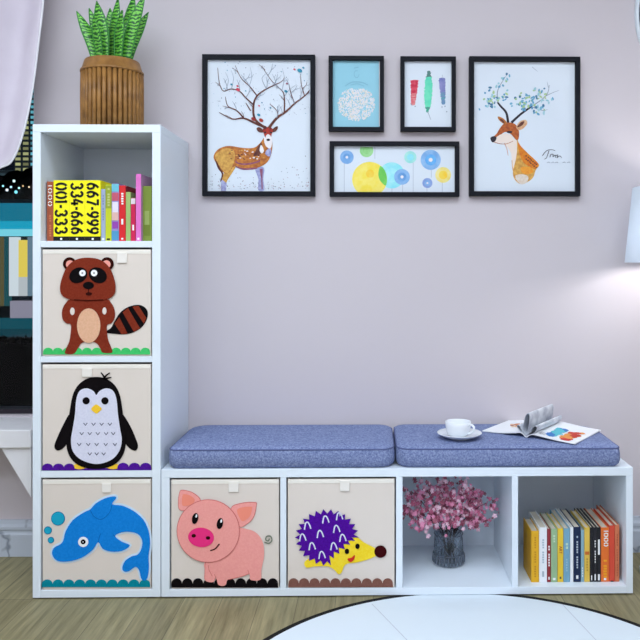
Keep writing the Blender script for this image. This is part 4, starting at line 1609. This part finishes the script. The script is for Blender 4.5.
# ------------------------------------------------------------------ floor lamp beside the bench
LX, LY = 2.034, .14
lamp = thing('floor_lamp', (LX, LY, 0), 'white floor lamp with tapered shade at the end of the bench', 'lamp')
M_shade = bpy.data.materials.new('white_shade')
M_shade.use_nodes = True
nt = M_shade.node_tree
b = nt.nodes['Principled BSDF']
out = nt.nodes['Material Output']
b.inputs['Base Color'].default_value = rgb(226, 234, 244)
b.inputs['Roughness'].default_value = .8
tl2 = nt.nodes.new('ShaderNodeBsdfTranslucent')
tl2.inputs[0].default_value = rgb(226, 234, 244)
mx_ = nt.nodes.new('ShaderNodeMixShader')
mx_.inputs[0].default_value = .2
nt.links.new(b.outputs[0], mx_.inputs[1])
nt.links.new(tl2.outputs[0], mx_.inputs[2])
nt.links.new(mx_.outputs[0], out.inputs[0])
lz0, lz1 = 1.022, 1.268
MB().lathe(LX, LY, [(.172, lz0), (.147, lz1), (.145, lz1), (.170, lz0), (.172, lz0)], M_shade, 64).build('lamp_shade', lamp)
M_chr = mat('lamp_metal', (200, 204, 210), .3, metal=1)
m = MB()
m.lathe(LX, LY, [(0, 0), (.125, 0), (.125, .012), (.11, .02), (.02, .026), (0, .026)], M_chr, 40)
m.build('base', lamp)
m = MB().tube([(LX, LY, .02), (LX, LY, 1.05)], .01, M_chr, 12)
m.build('pole', lamp)
m = MB()
for k in range(3):
    a = 2 * PI * k / 3
    m.tube([(LX, LY, 1.045), (LX + .169 * math.cos(a), LY + .169 * math.sin(a), 1.045)], .002, M_chr, 6)
m.build('shade_ring', lamp)
MB().sphere((LX, LY, 1.078), .026, emis('bulb_glow', (255, 244, 226), 6)).build('bulb', lamp)
pl_ = bpy.data.lights.new('floor_lamp_light', 'POINT')
pl_.energy = 15.0
pl_.shadow_soft_size = .03
pl_.color = (1.0, .98, .95)
po = bpy.data.objects.new('floor_lamp_light', pl_)
po.location = (LX, LY, 1.078)
COL.objects.link(po)

# ------------------------------------------------------------------ wall clock
KX, KZ, KR = 2.264, 1.90, .303
clock = thing('wall_clock', (KX, .36, KZ), 'round wall clock with white rim and dark blue face', 'clock')


def ring_y(mb, prof, m, n=96):
    vs, fs = [], []
    for r, y in prof:
        for k in range(n):
            a = 2 * PI * k / n
            vs.append((KX + r * math.cos(a), y, KZ + r * math.sin(a)))
    for i in range(len(prof) - 1):
        for k in range(n):
            fs.append((i * n + k, (i + 1) * n + k, (i + 1) * n + (k + 1) % n, i * n + (k + 1) % n))
    return mb.add(vs, fs, m, True)


ring_y(MB(), [(KR, .359), (KR, .345), (KR - .004, .338), (KR - .009, .338), (KR - .0115, .345)], mat('clock_rim', (226, 234, 242), .4)).build('rim', clock)
ring_y(MB(), [(KR - .002, .358), (KR - .0118, .346), (.0001, .346)], mat('clock_face', (52, 78, 104), .4)).build('face', clock)
for ln, an, wd in ((.16, 2.2, .008), (.22, 1.1, .006)):
    m = MB().tube([(KX, .343, KZ), (KX + ln * math.cos(an), .343, KZ + ln * math.sin(an))], wd / 2, M_ceramic, 6)
    m.build('hand', clock)

# ------------------------------------------------------------------ fixture bodies added around the two unseen fill lights
for lx, ly, sx2, sy2 in ((.6, -1.2, 3.0, .9), (.65, -2.85, 2.8, .8)):
    m = MB()
    for a, b, c, d in ((lx - sx2 / 2 - .03, lx + sx2 / 2 + .03, ly + sy2 / 2, ly + sy2 / 2 + .03), (lx - sx2 / 2 - .03, lx + sx2 / 2 + .03, ly - sy2 / 2 - .03, ly - sy2 / 2),
                       (lx - sx2 / 2 - .03, lx - sx2 / 2, ly - sy2 / 2, ly + sy2 / 2), (lx + sx2 / 2, lx + sx2 / 2 + .03, ly - sy2 / 2, ly + sy2 / 2)):
        m.box(a, b, c, d, 2.55, RZ, M_white)
    m.box(lx - sx2 / 2, lx + sx2 / 2, ly - sy2 / 2, ly + sy2 / 2, 2.57, RZ, M_white)
    m.build('added_light_fixture', label='added flat white fixture for the unseen fill light ' + ('over the rug' if ly > -2 else 'near the rear wall'), category='ceiling light')

# ------------------------------------------------------------------ the city at night beyond the window
YB = 40.0


def lit_rect(px0, px1, py0, py1, y, m, name, parent=None, depth=.4, **props):
    a, b = P(px0, py0, y=y), P(px1, py1, y=y)
    return MB().box(a.x, b.x, y, y + depth, b.z, a.z, m).build(name, parent, **props)


def tower_material(name, lit, dark, sxx, szz, strength):
    m = bpy.data.materials.new(name)
    m.use_nodes = True
    nt = m.node_tree
    b = nt.nodes['Principled BSDF']
    b.inputs['Base Color'].default_value = rgb(*dark)
    tc = nt.nodes.new('ShaderNodeTexCoord')
    mp = nt.nodes.new('ShaderNodeMapping')
    mp.inputs['Rotation'].default_value = (PI / 2, 0, 0)
    nt.links.new(tc.outputs['Object'], mp.inputs['Vector'])
    br = nt.nodes.new('ShaderNodeTexBrick')
    br.offset = 0
    br.inputs['Scale'].default_value = 1
    br.inputs['Brick Width'].default_value = sxx
    br.inputs['Row Height'].default_value = szz
    br.inputs['Mortar Size'].default_value = szz * .24
    br.inputs['Color1'].default_value = rgb(*lit)
    br.inputs['Color2'].default_value = rgb(*[int(c * .55) for c in lit])
    br.inputs['Mortar'].default_value = (0.01, .015, .02, 1)
    nt.links.new(mp.outputs[0], br.inputs['Vector'])
    nt.links.new(br.outputs['Color'], b.inputs['Emission Color'])
    b.inputs['Emission Strength'].default_value = strength
    return m


far = 90.0
for (p0, p1, q0, q1, lit, lab) in ((28.5, 40, 60, 190, (110, 200, 220), 'tall city tower with blue-lit window grid, beyond the window'), (14, 28, 118, 190, (190, 196, 140), 'city tower with pale yellow-lit window grid, beyond the window'),
                                   (-30, 13, 170, 195, (60, 80, 90), 'dark low city block with dim windows, beyond the window')):
    a, b = P(p0, q0, y=far), P(p1, 330, y=far)
    mb = MB().box(a.x, b.x, far, far + 8, -2.6, a.z, tower_material('tower_' + lab[:9], lit, (12, 20, 28), .9, .62, 1.0))
    mb.build('city_building', label=lab, category='building', group='city buildings across the water')
far2 = 70.0
rnd = random.Random(2)
a, b = P(-60, 166, y=far2), P(40, 330, y=far2)
mb = MB()
for k in range(40):
    px = -60 + 100 * k / 39
    c = P(px, rnd.uniform(172, 190), y=far2)
    mb.sphere((c.x, far2 + rnd.uniform(0, 2), c.z - 1), rnd.uniform(1.0, 1.7), mat('night_tree', (8, 14, 12), .9), seg=10)
a, b = P(-60, 186, y=far2), P(40, 330, y=far2)
mb.box(a.x, b.x, far2 + .5, far2 + 1.5, -2.6, a.z, MATS['night_tree'])
mb.build('treeline', label='dark row of trees on the far bank beyond the window', category='trees', kind='stuff')
LG = 'lights along the far bank'
for k, (px, py, r, c) in enumerate(((3, 186, .09, (150, 230, 240)), (7, 190, .12, (220, 240, 255)), (11, 187, .1, (180, 220, 255)), (14, 181, .12, (200, 240, 240)), (16, 192, .14, (120, 220, 240)), (19, 188, .1, (170, 230, 230)), (23, 186, .06, (255, 210, 150)), (29, 187, .07, (255, 220, 180)))):
    p = P(px, py, y=far2 - 1.65)
    o = MB().sphere(p, r * 1.05, emis('bank_lamp_%d' % k, c, 1.6), seg=8).build('bank_light')
    o['label'] = 'small glowing light on the dark far bank beyond the window'
    o['category'] = 'light'
    o['group'] = LG

pav = thing('waterside_building', (P(10, 300, y=YB).x, YB, -2.6), 'waterside building with teal glow and white and yellow reflections put into its panels', 'building')
M_navy = mat('night_wall', (22, 40, 52), .7)
lit_rect(-60, 45, 199, 330, YB + .4, M_navy, 'wall', pav, depth=3)
lit_rect(-60, 45, 203, 221, YB, emis('teal_glow', (14, 120, 150), .9), 'glow_band', pav, label='deep teal band of painted-in glow')  # teal glow of the far bank put into three emissive bands
lit_rect(-60, 45, 221, 229, YB, emis('cyan_glow', (20, 160, 196), 1.0), 'glow_band', pav, label='cyan band of painted-in glow')
lit_rect(-60, 45, 229, 236, YB, emis('pale_cyan_glow', (120, 214, 232), 1.0), 'glow_band', pav, label='pale cyan band of painted-in glow')
lit_rect(0, 3, 237, 306, YB, emis('dim_gold', (96, 92, 60), .8), 'reflection', pav)  # reflections on the water put in as flat glowing panels
lit_rect(4, 8.5, 237, 306, YB, emis('dim_teal', (30, 84, 92), .8), 'reflection', pav)
lit_rect(9, 17.5, 237, 296, YB, emis('white_reflection', (206, 220, 228), 1.0), 'reflection', pav, label='white painted-in bay')
lit_rect(18.5, 26, 240, 277, YB, emis('yellow_reflection', (226, 206, 90), 1.0), 'reflection', pav, label='yellow painted-in bay')
lit_rect(18.5, 26, 277, 296, YB, emis('pale_reflection', (190, 200, 206), .9), 'reflection', pav)
lit_rect(27.5, 34.5, 237, 296, YB, emis('grey_teal_reflection', (110, 140, 160), .8), 'reflection', pav)
lit_rect(-60, -3, 237, 306, YB, emis('dim_teal', (30, 84, 92), .8), 'reflection', pav)
lit_rect(-60, 45, 318.5, 329, YB, emis('dim_teal_reflection', (16, 84, 100), .8), 'glow_base', pav, label='dim teal water reflection as a glowing strip')  # teal water reflection put in as an emissive strip
lit_rect(10, 45, 301, 318, YB, emis('lilac_wall_glow', (150, 150, 170), .8), 'glow_base', pav)  # light on the quay wall put into its own emission
M_wat = mat('night_water', (6, 52, 66), .12, spec=.5)
MB().box(-60, 6, 5, 95, -2.75, -2.6, M_wat).build('water', kind='structure')
mb = MB()
hz = 3.2
rnd = random.Random(8)
M_hedge = mat('night_hedge', (5, 7, 6), .95)
x0, x1 = P(-50, 340, y=hz).x, P(48, 340, y=hz).x
a = P(15, 344, y=hz)
mb.box(x0, x1, hz, hz + .5, -2.6, a.z, M_hedge)
for k in range(160):
    x = rnd.uniform(x0, x1)
    h = rnd.uniform(.0, .045)
    y = hz + rnd.uniform(0, .3)
    mb.tube([(x, y, a.z - .02), (x + rnd.uniform(-.02, .02), y, a.z + h)], [.012, .002], M_hedge, 4)
for px, py, r in ((3, 338, .028), (11, 340, .04)):
    c = P(px, py, y=hz + .1)
    mb.sphere(c, r, M_hedge, sz=.6, seg=8)
mb.build('hedge', label='black clipped hedge silhouetted just outside the window', category='hedge', kind='stuff')
